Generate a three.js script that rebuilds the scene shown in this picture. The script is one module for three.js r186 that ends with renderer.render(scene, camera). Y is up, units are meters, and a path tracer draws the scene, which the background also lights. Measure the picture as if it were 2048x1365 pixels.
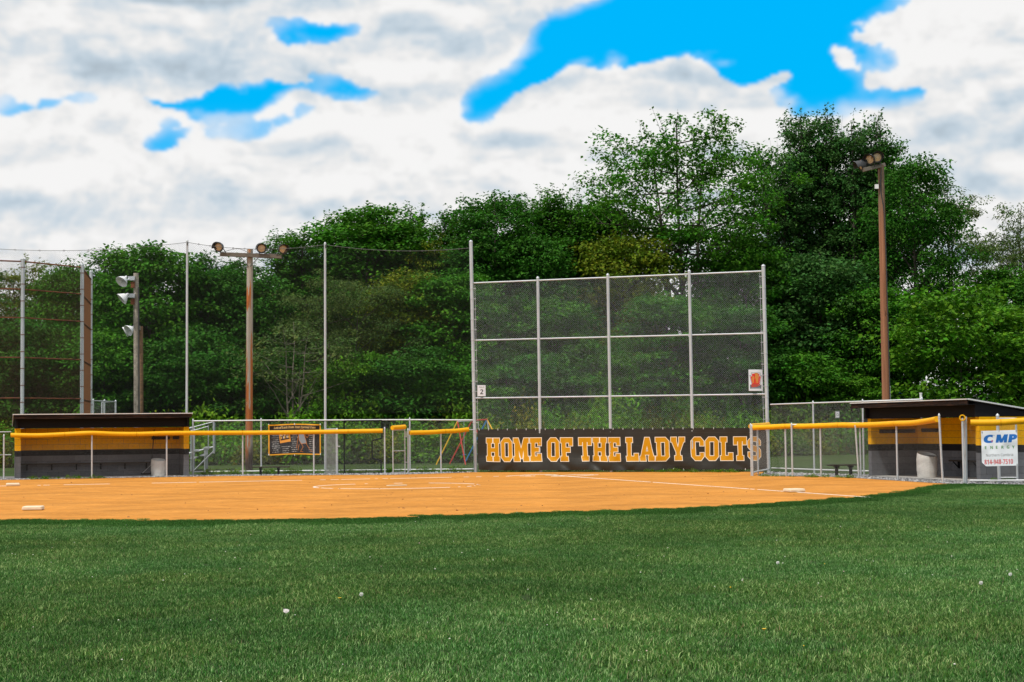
import * as THREE from 'three';
import { mergeGeometries } from 'three/addons/utils/BufferGeometryUtils.js';
import { RoundedBoxGeometry } from 'three/addons/geometries/RoundedBoxGeometry.js';

// ------------------------------------------------------------------ random and noise
function rngOf(seed) {
  let a = seed >>> 0;
  return () => { a = (a + 0x6D2B79F5) | 0; let t = Math.imul(a ^ (a >>> 15), 1 | a); t = (t + Math.imul(t ^ (t >>> 7), 61 | t)) ^ t; return ((t ^ (t >>> 14)) >>> 0) / 4294967296; };
}
const PERM = new Uint8Array(512);
{ const r = rngOf(77), p = [...Array(256).keys()]; for (let i = 255; i > 0; i--) { const j = Math.floor(r() * (i + 1)); [p[i], p[j]] = [p[j], p[i]]; } for (let i = 0; i < 512; i++) PERM[i] = p[i & 255]; }
const VAL = new Float32Array(256); { const r = rngOf(5); for (let i = 0; i < 256; i++) VAL[i] = r() * 2 - 1; }
function noise3(x, y, z) {          // smooth value noise, -1..1
  const xi = Math.floor(x), yi = Math.floor(y), zi = Math.floor(z);
  let fx = x - xi, fy = y - yi, fz = z - zi;
  fx = fx * fx * fx * (fx * (fx * 6 - 15) + 10); fy = fy * fy * fy * (fy * (fy * 6 - 15) + 10); fz = fz * fz * fz * (fz * (fz * 6 - 15) + 10);
  const X = xi & 255, Y = yi & 255, Z = zi & 255;
  const A = PERM[X] + Y, B = PERM[X + 1] + Y;
  const AA = PERM[A & 255] + Z, AB = PERM[(A + 1) & 255] + Z, BA = PERM[B & 255] + Z, BB = PERM[(B + 1) & 255] + Z;
  const v = (i) => VAL[PERM[i & 255]];
  const a = v(AA) + (v(BA) - v(AA)) * fx, b = v(AB) + (v(BB) - v(AB)) * fx;
  const c = v(AA + 1) + (v(BA + 1) - v(AA + 1)) * fx, d = v(AB + 1) + (v(BB + 1) - v(AB + 1)) * fx;
  const e = a + (b - a) * fy, f = c + (d - c) * fy;
  return e + (f - e) * fz;
}
function fbm(x, y, z, o) { let s = 0, a = 0.5, n = 0; for (let i = 0; i < o; i++) { s += a * noise3(x, y, z); n += a; a *= 0.5; x = x * 2.03 + 17.1; y = y * 2.03 + 9.3; z = z * 2.03 + 3.7; } return s / n; }
function billow(x, y, z, o) { let s = 0, a = 0.5, n = 0; for (let i = 0; i < o; i++) { s += a * (1 - 2.4 * Math.abs(noise3(x, y, z))); n += a; a *= 0.6; x = x * 2.07 + 7.1; y = y * 2.07 + 19.3; z = z * 2.07 + 5.7; } return s / n; }
const sstep = (a, b, x) => { const t = Math.min(1, Math.max(0, (x - a) / (b - a))); return t * t * (3 - 2 * t); };
const mix = (a, b, t) => a + (b - a) * t;

// ------------------------------------------------------------------ camera, sky, sun, exposure
const scene = new THREE.Scene();
const camera = new THREE.PerspectiveCamera(22.8, 1024 / 682, 0.1, 900);
camera.position.set(0, 1.645, 0);
camera.rotation.order = 'YXZ';
camera.rotation.set(0.05208, 0, -0.01051);

const renderer = new THREE.WebGLRenderer({ antialias: true });
renderer.toneMapping = THREE.LinearToneMapping;
renderer.toneMappingExposure = 1.0;
renderer.shadowMap.enabled = true;

function makeSky() {
  const Wd = 4096, Hd = 2048, data = new Float32Array(Wd * Hd * 4);
  // openings of blue between the clouds: azimuth (0 = straight over home plate, right positive), elevation, half sizes, tilt, depth; degrees
  const holes = [[3.6, 13.2, 2.2, 0.75, 0.28, 1.5], [7.2, 13.7, 4.6, 1.25, 0.05, 1.9], [9.9, 12.6, 2.0, 1.7, 0, 1.7], [10.6, 11.2, 1.3, 1.0, 0, 1.4], [0.9, 12.0, 2.2, 0.55, 0.5, 0.95], [-1.3, 11.1, 1.0, 0.55, 0.6, 0.8],
    [-6.3, 13.3, 1.4, 0.42, 0.1, 1.3], [-11.4, 11.0, 2.3, 0.28, 0.05, 1.15], [-8.8, 11.15, 1.5, 0.3, 0.3, 1.15], [-5.8, 11.5, 1.1, 0.3, 0, 1.1], [-12.0, 9.9, 1.2, 0.4, 0.2, 0.95], [-8.2, 10.3, 2.4, 0.5, 0.2, 0.8], [-8.5, 13.2, 1.6, 0.4, 0, 0.5], [13.8, 11.0, 1.4, 0.4, 0.3, 0.95], [-16.2, 10.6, 1.2, 0.4, 0, 0.8]];
  // solid banks between them
  const banks = [[5.4, 10.6, 3.6, 1.5, 0.12, 0.75], [14.6, 12.6, 2.4, 1.5, 0, 0.8], [-3.4, 12.0, 2.0, 1.0, 0.3, 0.45], [0.0, 14.3, 4.0, 0.9, 0.25, 0.5], [-12, 12.6, 3.4, 1.1, 0, 0.6], [-6.6, 12.2, 1.6, 0.4, 0, 0.5], [8.6, 12.9, 0.5, 0.3, 0.6, 1.7], [9.3, 11.6, 0.8, 0.33, 0.4, 1.7], [11.4, 13.1, 0.25, 0.12, 0.4, 0.9]];
  // thick, darker undersides
  const greys = [[-14.5, 12.5, 3.4, 0.55, -0.1, 0.8], [-11.3, 12.0, 2.0, 0.6, -0.2, 0.75], [-10.5, 14.2, 4.8, 0.35, 0, 0.9], [16.6, 9.3, 1.0, 0.6, 0, 0.55], [-15, 7.2, 2, 0.4, 0, 0.2], [1.5, 6.6, 2.5, 0.5, 0, 0.25], [-9, 5.5, 4, 0.35, 0, 0.22]];
  const blob = (L, az, el) => { let s = 0; for (const [a, e, ra, re, ti, A] of L) { const dx = az - a, dy = el - e; if (Math.abs(dx) > 3 * ra + 2 || Math.abs(dy) > 3 * re + 2) continue; const c = Math.cos(ti), n = Math.sin(ti), u = (dx * c + dy * n) / ra, v = (-dx * n + dy * c) / re; s += A * Math.exp(-(u * u + v * v) * 0.7); } return s; };
  for (let j = Hd / 2; j < Hd; j++) {
    const el = ((j + 0.5) / Hd - 0.5) * Math.PI, ce = Math.cos(el), se = Math.sin(el), eld = el * 180 / Math.PI;
    const step = eld > 60 ? 4 : eld > 32 ? 2 : 1;
    for (let i = 0; i < Wd; i++) {
      const k = (j * Wd + i) * 4;
      if (i % step) { for (let q = 0; q < 4; q++) data[k + q] = data[k - 4 + q]; continue; }
      const th = ((i + 0.5) / Wd - 0.5) * 2 * Math.PI;          // atan2(z, x)
      const x = ce * Math.cos(th), z = ce * Math.sin(th);
      let az = (th * 180 / Math.PI) + 90; if (az > 180) az -= 360;   // 0 towards -z, right positive
      const near = Math.abs(az) < 24 && eld < 24;
      const oc = near ? 6 : 5;
      const q = 9, vx = x * q, vy = se * q * 1.5, vz = z * q;
      const w1 = fbm(vx * 1.4 + 5, vy * 1.4, vz * 1.4, 3), w2 = fbm(vx * 1.4, vy * 1.4 + 31, vz * 1.4, 3);
      const n = fbm(vx + w1 * 0.3, vy + w2 * 0.3, vz, oc), puff = billow(vx * 1.6, vy * 1.8 + 3, vz * 1.6, oc);
      const nf = near ? fbm(vx * 4.2, vy * 4.6, vz * 4.2, 5) : 0;
      let bias = 0.46, gap = 0;
      if (near) { const f = sstep(24, 17, Math.abs(az)) * sstep(24, 15.5, eld); const wz = az + w1 * 1.3 + nf * 1.1 + puff * 0.25, we = eld + w2 * 0.7 + nf * 0.6 - puff * 0.22; gap = f * blob(holes, wz, we); bias += f * (0.30 + blob(banks, wz, we)) - gap; }
      const d = n * 0.9 + bias + nf * 0.42 + puff * 0.14;
      const veil = near ? 0.72 * sstep(1.25, 0.2, gap + nf * 0.5) : 0.4;      // thin cloud round the openings
      let cover = sstep(0.13, 0.25, d); cover = 1 - (1 - cover) * (1 - veil * sstep(-0.75, 0.15, d));
      cover = Math.max(cover, 0.80 * sstep(9, 1, eld));
      // heaps: tops catch the light, undersides fall grey
      const u1 = vx * 1.9 + w2 * 0.3, u2 = vy * 2.3 + 11 + w1 * 0.3, u3 = vz * 1.9, n2 = billow(u1, u2, u3, 5), n2u = billow(u1, u2 + 0.36, u3, 5), n3 = fbm(vx * 0.8 + 40, vy * 1.3, vz * 0.8, 3);
      let lit = 0.865 + (n2 - n2u) * 0.24 + n2 * 0.06 + n3 * 0.11 + nf * 0.05;
      const thick = near ? blob(greys, az + w1 * 1.6 + nf * 0.6, eld + w2 * 0.7 + nf * 0.3) : 0.8 * sstep(0.1, 0.7, fbm(vx * 0.6, vy * 0.9 + 50, vz * 0.6, 3));
      lit -= 0.30 * (1 - Math.exp(-thick * 1.1)); lit = Math.min(0.92, Math.max(0.36, lit));
      const shade = sstep(0.88, 0.60, lit);
      const cr = lit * mix(1.0, 0.83, shade), cg = lit * mix(0.995, 0.99, shade), cb = lit * mix(0.99, 1.13, shade);
      const top = sstep(0, 22, eld);
      const sr = mix(0.10, 0.0, Math.min(1, top * 2)), sg = mix(0.52, 0.45, top), sb = mix(0.95, 1.0, top);
      data[k] = mix(sr, cr, cover); data[k + 1] = mix(sg, cg, cover); data[k + 2] = mix(sb, cb, cover); data[k + 3] = 1;
    }
  }
  for (let j = 0; j < Hd / 2; j++) for (let i = 0; i < Wd; i++) { const k = (j * Wd + i) * 4; data[k] = 0.10; data[k + 1] = 0.13; data[k + 2] = 0.07; data[k + 3] = 1; }
  const t = new THREE.DataTexture(data, Wd, Hd, THREE.RGBAFormat, THREE.FloatType);
  t.mapping = THREE.EquirectangularReflectionMapping; t.magFilter = THREE.LinearFilter; t.minFilter = THREE.LinearFilter; t.needsUpdate = true;
  return t;
}
scene.background = makeSky();
scene.environment = scene.background;

const sun = new THREE.DirectionalLight(new THREE.Color(1.0, 0.95, 0.86), 3.5);
sun.position.set(-40, 112, -14);
sun.target.position.set(0, 0, -60);
sun.castShadow = true; sun.shadow.radius = 5; sun.shadow.mapSize.set(4096, 4096);
Object.assign(sun.shadow.camera, { left: -90, right: 90, top: 90, bottom: -90, near: 1, far: 320 });
scene.add(sun, sun.target);
console.log('sky done');

// ------------------------------------------------------------------ helpers
const V = (x, y, z) => new THREE.Vector3(x, y, z);
const lin = (r, g, b) => new THREE.Color().setRGB(r, g, b);
const used = new Map();
function numbered(name) { const n = used.get(name) || 0; used.set(name, n + 1); return n ? `${name}_${String(n).padStart(3, '0')}` : name; }
function shade(o) { o.traverse((m) => { if (m.isMesh) { m.castShadow = true; m.receiveShadow = true; } }); return o; }
function thing(name, label, category, pos = [0, 0, 0], turn = 0, group) {
  const o = new THREE.Group(); o.name = numbered(name); o.position.set(...pos); o.rotation.y = turn; o.userData = { label, category }; if (group) o.userData.group = group; scene.add(o); return o;
}
function part(name, geos, mat, parent, extra) {
  const g = Array.isArray(geos) ? (geos.length > 1 ? mergeGeometries(geos.map((x) => (x.index ? x.toNonIndexed() : x))) : geos[0]) : geos;
  const m = new THREE.Mesh(g, mat); m.name = name; m.castShadow = m.receiveShadow = true; if (extra) Object.assign(m.userData, extra); parent.add(m); return m;
}
function single(name, geos, mat, label, category, group) { const m = part(numbered(name), geos, mat, scene); m.userData = { label, category }; if (group) m.userData.group = group; return m; }
function structure(name, geos, mat) { const m = part(numbered(name), geos, mat, scene); m.userData.kind = 'structure'; return m; }
function bx(w, h, d, x = 0, y = 0, z = 0, ry = 0) { const g = new THREE.BoxGeometry(w, h, d); if (ry) g.rotateY(ry); g.translate(x, y, z); return g; }
function rbx(w, h, d, r, x = 0, y = 0, z = 0) { const g = new RoundedBoxGeometry(w, h, d, 2, r); g.translate(x, y, z); return g; }
const UPV = V(0, 1, 0);
function tube(a, b, r, seg = 8, r2 = r, caps = true) {
  const A = V(...a), B = V(...b), d = B.clone().sub(A), L = d.length();
  const g = new THREE.CylinderGeometry(r2, r, L, seg, 1, !caps); g.translate(0, L / 2, 0);
  g.applyQuaternion(new THREE.Quaternion().setFromUnitVectors(UPV, d.normalize())); g.translate(A.x, A.y, A.z); return g;
}
function path(pts, r, seg = 8, n = 40) { return new THREE.TubeGeometry(new THREE.CatmullRomCurve3(pts.map((p) => V(...p)), false, 'centripetal'), n, r, seg, false); }
function sphere(r, x, y, z, a = 10, b = 8) { const g = new THREE.SphereGeometry(r, a, b); g.translate(x, y, z); return g; }
function ground(poly, y) {      // flat sheet from [x, z] corners, uv in metres
  const s = new THREE.Shape(poly.map(([x, z]) => new THREE.Vector2(x, -z))); const g = new THREE.ShapeGeometry(s); g.rotateX(-Math.PI / 2); g.translate(0, y, 0);
  const p = g.attributes.position, uv = g.attributes.uv; for (let i = 0; i < p.count; i++) uv.setXY(i, p.getX(i), -p.getZ(i)); return g;
}
const uvMetres = (g) => g;

// chain link: two families of straight wires across a panel, corner to corner by (s along, t up)
function chainLink(A, B, yA, yB, hA, hB, { d = 0.06, r = 0.0009, spikes = true, off = 0 } = {}) {
  const L = Math.hypot(B[0] - A[0], B[1] - A[1]), H = (hA - yA + hB - yB) / 2, nx = -(B[1] - A[1]) / L, nz = (B[0] - A[0]) / L;
  const at = (u, v, o) => { const s = u / L, t = v / H, lo = mix(yA, yB, s), hi = mix(hA, hB, s); return [mix(A[0], B[0], s) + nx * (o + off), mix(lo, hi, t), mix(A[1], B[1], s) + nz * (o + off)]; };
  const pos = [], nor = [], idx = [];
  const seg = (p, q) => {
    const dx = q[0] - p[0], dy = q[1] - p[1], dz = q[2] - p[2], l = Math.hypot(dx, dy, dz) || 1; const t = V(dx / l, dy / l, dz / l), n = V(nx, 0, nz), b = t.clone().cross(n).normalize(), base = pos.length / 3;
    for (const e of [p, q]) for (let k = 0; k < 3; k++) { const a = k * 2.0944 + 0.5, c = Math.cos(a), s = Math.sin(a), vx = n.x * c + b.x * s, vy = n.y * c + b.y * s, vz = n.z * c + b.z * s; pos.push(e[0] + vx * r, e[1] + vy * r, e[2] + vz * r); nor.push(vx, vy, vz); }
    for (let k = 0; k < 3; k++) { const m = (k + 1) % 3; idx.push(base + k, base + m, base + 3 + k, base + m, base + 3 + m, base + 3 + k); }
  };
  for (let c = -H; c < L; c += d) { let u0 = Math.max(0, c), u1 = Math.min(L, c + H); if (u1 - u0 < 0.01) continue; const n = Math.max(1, Math.ceil((u1 - u0) / 0.9)); for (let k = 0; k < n; k++) { const a = mix(u0, u1, k / n), b = mix(u0, u1, (k + 1) / n); seg(at(a, a - c, r * 0.8), at(b, b - c, r * 0.8)); } }
  for (let c = 0; c < L + H; c += d) { let u0 = Math.max(0, c - H), u1 = Math.min(L, c); if (u1 - u0 < 0.01) continue; const n = Math.max(1, Math.ceil((u1 - u0) / 0.9)); for (let k = 0; k < n; k++) { const a = mix(u0, u1, k / n), b = mix(u0, u1, (k + 1) / n); seg(at(a, c - a, -r * 0.8), at(b, c - b, -r * 0.8)); } }
  if (spikes) for (let u = 0; u < L; u += d) { const p = at(u, H, 0); seg(p, [p[0] + 0.008, p[1] + 0.035, p[2]]); }
  const g = new THREE.BufferGeometry(); g.setAttribute('position', new THREE.Float32BufferAttribute(pos, 3)); g.setAttribute('normal', new THREE.Float32BufferAttribute(nor, 3)); g.setIndex(idx); return g;
}

// ------------------------------------------------------------------ textures and materials
function tex(size, fn, { repeat = 1, srgb = true } = {}) {     // fn(u, v) -> [r, g, b] 0..1 (tile it yourself)
  const d = new Uint8Array(size * size * 4);
  for (let j = 0; j < size; j++) for (let i = 0; i < size; i++) { const c = fn(i / size, j / size), k = (j * size + i) * 4; d[k] = Math.max(0, Math.min(255, c[0] * 255)); d[k + 1] = Math.max(0, Math.min(255, c[1] * 255)); d[k + 2] = Math.max(0, Math.min(255, c[2] * 255)); d[k + 3] = 255; }
  const t = new THREE.DataTexture(d, size, size); t.wrapS = t.wrapT = THREE.RepeatWrapping; t.magFilter = THREE.LinearFilter; t.minFilter = THREE.LinearMipmapLinearFilter; if (srgb) t.colorSpace = THREE.SRGBColorSpace; t.repeat.set(repeat, repeat); t.needsUpdate = true; return t;
}
const TAU = Math.PI * 2;
function tnoise(u, v, f, o, s = 0) {          // tiling noise on a torus
  const a = u * TAU, b = v * TAU, R = f / TAU; let x = Math.cos(a) * R, y = Math.sin(a) * R, z = Math.cos(b) * R, w = Math.sin(b) * R;
  return fbm(x + s + w * 0.73, y + w * 0.41 + s * 0.3, z + w * 0.55 + 7.7, o);
}
function canvasTex(w, h, draw) { const c = document.createElement('canvas'); c.width = w; c.height = h; draw(c.getContext('2d'), w, h); const t = new THREE.CanvasTexture(c); t.colorSpace = THREE.SRGBColorSpace; t.anisotropy = 8; t.magFilter = THREE.LinearFilter; return t; }
const matte = (o) => new THREE.MeshPhysicalMaterial({ specularIntensity: 0.2, ...o });
const std = (o) => new THREE.MeshStandardMaterial(o);
const rS = rngOf(101);
const speck = new Float32Array(512 * 512); for (let i = 0; i < speck.length; i++) speck[i] = rS();
const speckAt = (u, v) => speck[(Math.floor(v * 512) & 511) * 512 + (Math.floor(u * 512) & 511)];

const dirtMap = tex(1024, (u, v) => { const a = tnoise(u, v, 6, 4), b = tnoise(u, v, 60, 3, 40), s = speckAt(u * 2, v * 2); const a2 = tnoise(u, v, 3, 3, 70); let k = 1 + a * 0.10 + a2 * 0.15 + b * 0.09 + fbm(u * 8, v * 90, 5, 3) * 0.03 * Math.sin(Math.PI * u) * Math.sin(Math.PI * v) + (s - 0.5) * 0.12; if (s > 0.985) k *= 0.72; if (s < 0.012) k *= 1.12; return [0.735 * k, (0.497 + a * 0.012) * k, (0.222 + a * 0.02) * k]; });
const dirtBump = tex(512, (u, v) => { const k = 0.5 + tnoise(u, v, 40, 3) * 0.3 + (speckAt(u, v) - 0.5) * 0.4; return [k, k, k]; }, { srgb: false });
dirtMap.repeat.set(1 / 5.3, 1 / 5.3); dirtBump.repeat.set(1 / 2.1, 1 / 2.1);
const gravelMap = tex(512, (u, v) => { const s = speckAt(u, v), b = tnoise(u, v, 60, 2, 9); const k = 0.42 + b * 0.16 + (s - 0.5) * 0.34; return [k * 1.0, k * 0.98, k * 0.97]; }); gravelMap.repeat.set(1 / 2.4, 1 / 2.4);
const lawnMap = tex(1024, (u, v) => { const a = tnoise(u, v, 5, 4), b = tnoise(u, v, 90, 3, 20), s = speckAt(u * 2, v * 2); const k = 1 + a * 0.22 + b * 0.4 + (s - 0.5) * 0.5; return [0.21 * k, 0.285 * k, 0.115 * k]; }); lawnMap.repeat.set(1 / 9, 1 / 9);
const turfMap = tex(512, (u, v) => { const b = tnoise(u, v, 60, 3, 20), s = speckAt(u, v); const k = 1 + b * 0.4 + (s - 0.5) * 0.5; return [0.17 * k, 0.23 * k, 0.12 * k]; }); turfMap.repeat.set(1 / 2, 1 / 2);
const litterMap = tex(512, (u, v) => { const a = tnoise(u, v, 20, 4), s = speckAt(u, v); const k = 1 + a * 0.5 + (s - 0.5) * 0.5; return [0.20 * k, 0.19 * k, 0.12 * k]; }); litterMap.repeat.set(1 / 6, 1 / 6);
const steelMap = tex(256, (u, v) => { const a = tnoise(u, v, 14, 4), s = speckAt(u * 0.5, v * 0.5); const k = 0.77 + a * 0.09 + (s - 0.5) * 0.05; return [k * 0.985, k, k * 1.01]; });
const barkMap = tex(256, (u, v) => { const a = tnoise(u, v, 30, 3), k = 0.30 + a * 0.14; return [k * 1.02, k * 0.95, k * 0.86]; });
const blockBump = tex(256, (u, v) => { const k = 0.5 + tnoise(u, v, 50, 3) * 0.35 + (speckAt(u / 2, v / 2) - 0.5) * 0.35; return [k, k, k]; }, { srgb: false });
const paintMap = tex(256, (u, v) => { const a = tnoise(u, v, 7, 4), b = tnoise(u, v, 30, 3, 5); const k = 0.93 + a * 0.07 + b * 0.05; return [k, k, k]; });
const padMap = tex(256, (u, v) => { const a = tnoise(u, v, 6, 4), b = tnoise(u, v, 40, 2, 3); const k = 0.94 + a * 0.06 + b * 0.05, g = b > 0.42 ? 0.82 : 1; return [k * g, k * g, k * g]; });
padMap.repeat.set(9, 1);
function woodMap(r, g, b, contrast, seed) { return tex(512, (u, v) => { const n = fbm(u * 3.1 + seed, v * 120, seed, 4) * 0.6 + fbm(u * 14, v * 40, seed + 4, 3) * 0.4; const k = 1 + n * contrast; return [r * k, g * k, b * k]; }); }

const M = {
  dirt: matte({ map: dirtMap, bumpMap: dirtBump, bumpScale: 0.012, roughness: 0.95 }),
  gravel: std({ map: gravelMap, roughness: 0.95 }), lawn: matte({ map: lawnMap, roughness: 0.95 }), turf: matte({ map: turfMap, roughness: 1 }), litter: matte({ map: litterMap, roughness: 1 }),
  stone: std({ color: lin(0.30, 0.30, 0.30), roughness: 0.9 }),
  chalk: std({ color: lin(0.72, 0.68, 0.61), roughness: 1 }),
  baseBag: std({ color: lin(0.80, 0.66, 0.46), roughness: 0.75, map: paintMap }),
  steel: std({ map: steelMap, color: lin(0.98, 1.0, 1.02), metalness: 0.35, roughness: 0.5 }),
  railSteel: std({ color: lin(0.62, 0.63, 0.64), metalness: 0.2, roughness: 0.5 }),
  wire: std({ color: lin(0.36, 0.36, 0.35), metalness: 0.2, roughness: 0.55 }),
  rustWing: matte({ color: lin(0.15, 0.068, 0.03), roughness: 0.9 }),
  rustWire: std({ color: lin(0.13, 0.07, 0.035), roughness: 0.9 }), rust: std({ map: tex(256, (u, v) => { const a = tnoise(u, v, 16, 4); return a > 0.12 ? [0.62, 0.38, 0.22] : [0.36 + a * 0.2, 0.20 + a * 0.1, 0.12]; }), roughness: 0.9 }),
  wireBright: std({ color: lin(0.50, 0.53, 0.55), metalness: 0.15, roughness: 0.5 }),
  wireDull: std({ color: lin(0.22, 0.22, 0.215), metalness: 0.2, roughness: 0.6 }),
  netCord: std({ color: lin(0.03, 0.033, 0.03), roughness: 0.9 }), blackWire: matte({ color: lin(0.012, 0.012, 0.013), roughness: 0.7 }),
  pad: matte({ specularIntensity: 0.5, map: padMap, color: lin(0.90, 0.455, 0.002), roughness: 0.55 }),
  padJoint: matte({ color: lin(0.55, 0.24, 0.004), roughness: 0.7 }),
  blackPaint: matte({ color: lin(0.014, 0.014, 0.016), map: paintMap, roughness: 0.7 }),
  cable: std({ color: lin(0.12, 0.12, 0.12), roughness: 0.6, metalness: 0.5 }),
  white: std({ color: lin(0.74, 0.75, 0.76), roughness: 0.6 }), offWhite: std({ color: lin(0.70, 0.68, 0.64), roughness: 0.6, map: paintMap }),
  roofMetal: std({ color: lin(0.68, 0.69, 0.70), metalness: 0.3, roughness: 0.5 }), felt: matte({ color: lin(0.05, 0.05, 0.05), roughness: 0.95 }),
  bark: matte({ map: barkMap, roughness: 0.95 }), paleBark: std({ map: barkMap, color: lin(2.4, 2.4, 2.3), roughness: 0.9 }),
  lampBody: std({ color: lin(0.035, 0.037, 0.04), roughness: 0.5 }), lens: std({ color: lin(0.72, 0.55, 0.34), roughness: 0.25 }),
  lampWhite: std({ color: lin(0.72, 0.73, 0.74), roughness: 0.45 }), silver: std({ color: lin(0.6, 0.62, 0.64), metalness: 0.8, roughness: 0.35 }), red: std({ color: lin(0.55, 0.03, 0.03), roughness: 0.5 }),
  plywood: matte({ map: woodMap(0.78, 0.70, 0.56, 0.15, 5), roughness: 0.9 }),
  plankDark: std({ map: woodMap(0.20, 0.17, 0.14, 0.5, 3), roughness: 0.9 }), plankGrey: std({ map: woodMap(0.44, 0.41, 0.37, 0.4, 8), roughness: 0.9 }),
  mortar: matte({ color: lin(0.06, 0.06, 0.062), roughness: 0.95 }),
  blue: std({ color: lin(0.03, 0.16, 0.42), roughness: 0.5 }), yellowTube: std({ color: lin(0.85, 0.48, 0.02), roughness: 0.45 }), redTube: std({ color: lin(0.55, 0.045, 0.03), roughness: 0.45 }), blueTube: std({ color: lin(0.02, 0.20, 0.45), roughness: 0.45 }), whiteTube: std({ color: lin(0.66, 0.68, 0.7), roughness: 0.45 }),
  blueBarrel: std({ color: lin(0.06, 0.22, 0.36), roughness: 0.5 }), liner: std({ color: lin(0.03, 0.03, 0.033), roughness: 0.35 }),
  aluminium: std({ color: lin(0.42, 0.44, 0.46), metalness: 0.5, roughness: 0.4 }), panelBlue: std({ color: lin(0.26, 0.33, 0.41), metalness: 0.3, roughness: 0.45 }),
  glass: std({ color: lin(0.02, 0.025, 0.03), roughness: 0.1 }), tyre: std({ color: lin(0.02, 0.02, 0.02), roughness: 0.9 }), carBlue: std({ color: lin(0.02, 0.14, 0.45), roughness: 0.3 }), carWhite: std({ color: lin(0.68, 0.68, 0.68), roughness: 0.3 }), carGrey: std({ color: lin(0.35, 0.36, 0.37), roughness: 0.3 }), tail: std({ color: lin(0.5, 0.02, 0.02), roughness: 0.3 }),
};
const blockMat = (r, g, b) => [0.9, 1, 1.1].map((k) => matte({ color: lin(r * k, g * k, b * k), map: paintMap, bumpMap: blockBump, bumpScale: 0.004, roughness: 0.8 }));
M.blockGrey = blockMat(0.155, 0.16, 0.175); M.blockBlack = blockMat(0.016, 0.016, 0.018); M.blockYellow = blockMat(0.84, 0.43, 0.002);
for (const k of ['blockYellow']) M[k].forEach((m, i) => m.color.multiplyScalar([1.06, 1, 0.95][i]));
const fasciaMap = tex(512, (u, v) => { const a = fbm(u * 22, v * 60, 3, 4), b = fbm(u * 7, v * 14, 8, 3); const bare = sstep(0.05, 0.25, a + b * 0.6); return [mix(0.09, 0.30, bare), mix(0.085, 0.21, bare), mix(0.085, 0.165, bare)]; });
M.fascia = matte({ map: fasciaMap, roughness: 0.9 });
console.log('materials done');

// ------------------------------------------------------------------ the ground
structure('ground', ground([[-400, 60], [400, 60], [400, -600], [-400, -600]], -0.006), M.lawn);
const EDGE = [[-60, -36], [-20, -34.2], [-14, -33.5], [-10.35, -32.96], [-7.86, -32.29], [-5.86, -31.72], [-3.99, -31.7], [-2.16, -32.23], [-0.04, -33.11], [1.71, -33.74], [3.81, -34.76], [5.6, -36.44], [6.79, -37.68], [7.96, -39.03], [9.48, -41.69], [10.78, -44.49], [11.61, -46.21], [12.1, -47.0]];
const wob = (x, z) => noise3(x * 2.3, z * 2.3, 1) * 0.10 + noise3(x * 7, z * 7, 4) * 0.05;
function edgeZ(x) { if (x >= 12.1) return x < 12.6 ? -47.0 + (x - 12.1) * 1.2 : -46.4 + (x - 12.6) * 0.55; for (let i = 1; i < EDGE.length; i++) if (x <= EDGE[i][0]) { const [a, b] = EDGE[i - 1], [c, d] = EDGE[i]; return mix(b, d, (x - a) / (c - a)) + wob(x, b); } return -47; }
const edgePts = []; for (let x = -60; x <= 12.1; x += 0.22) edgePts.push([x, edgeZ(x)]);
structure('outfield_turf', ground([...edgePts.map(([x, z]) => [x, z - 0.03]), [12.6, -46.5], [18, -43.5], [40, -30], [40, 20], [-60, 20]], -0.002), M.turf);
structure('infield_dirt', ground([...edgePts.map(([x, z]) => [x, z + 0.12]), [12.2, -47.3], [11.9, -47.6], [10.45, -54.4], [8.2, -56.6], [9.1, -61.6], [-1.5, -65.35], [-3.1, -63.9], [-4.2, -63.2], [-11.6, -63.6], [-18.6, -61.6], [-60, -52]], 0.003), M.dirt);
structure('gravel_strip', ground([[-1.5, -65.3], [-3.1, -63.7], [-4.6, -62.7], [-7.5, -63.6], [-11.6, -63.35], [-18.6, -61.35], [-32, -57.6], [-32, -60.5], [-19.5, -66.5], [-12.3, -66.6], [-1.5, -66.0]], 0.007), M.gravel);
structure('gravel_strip', ground([[8.15, -56.75], [10.4, -54.55], [11.9, -47.7], [12.15, -46.95], [12.75, -46.35], [13.5, -45.95], [15.8, -44.7], [18, -43.4], [18, -49.5], [12.2, -56.5], [10.3, -58.9], [9.25, -61.2]], 0.007), M.gravel);
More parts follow.
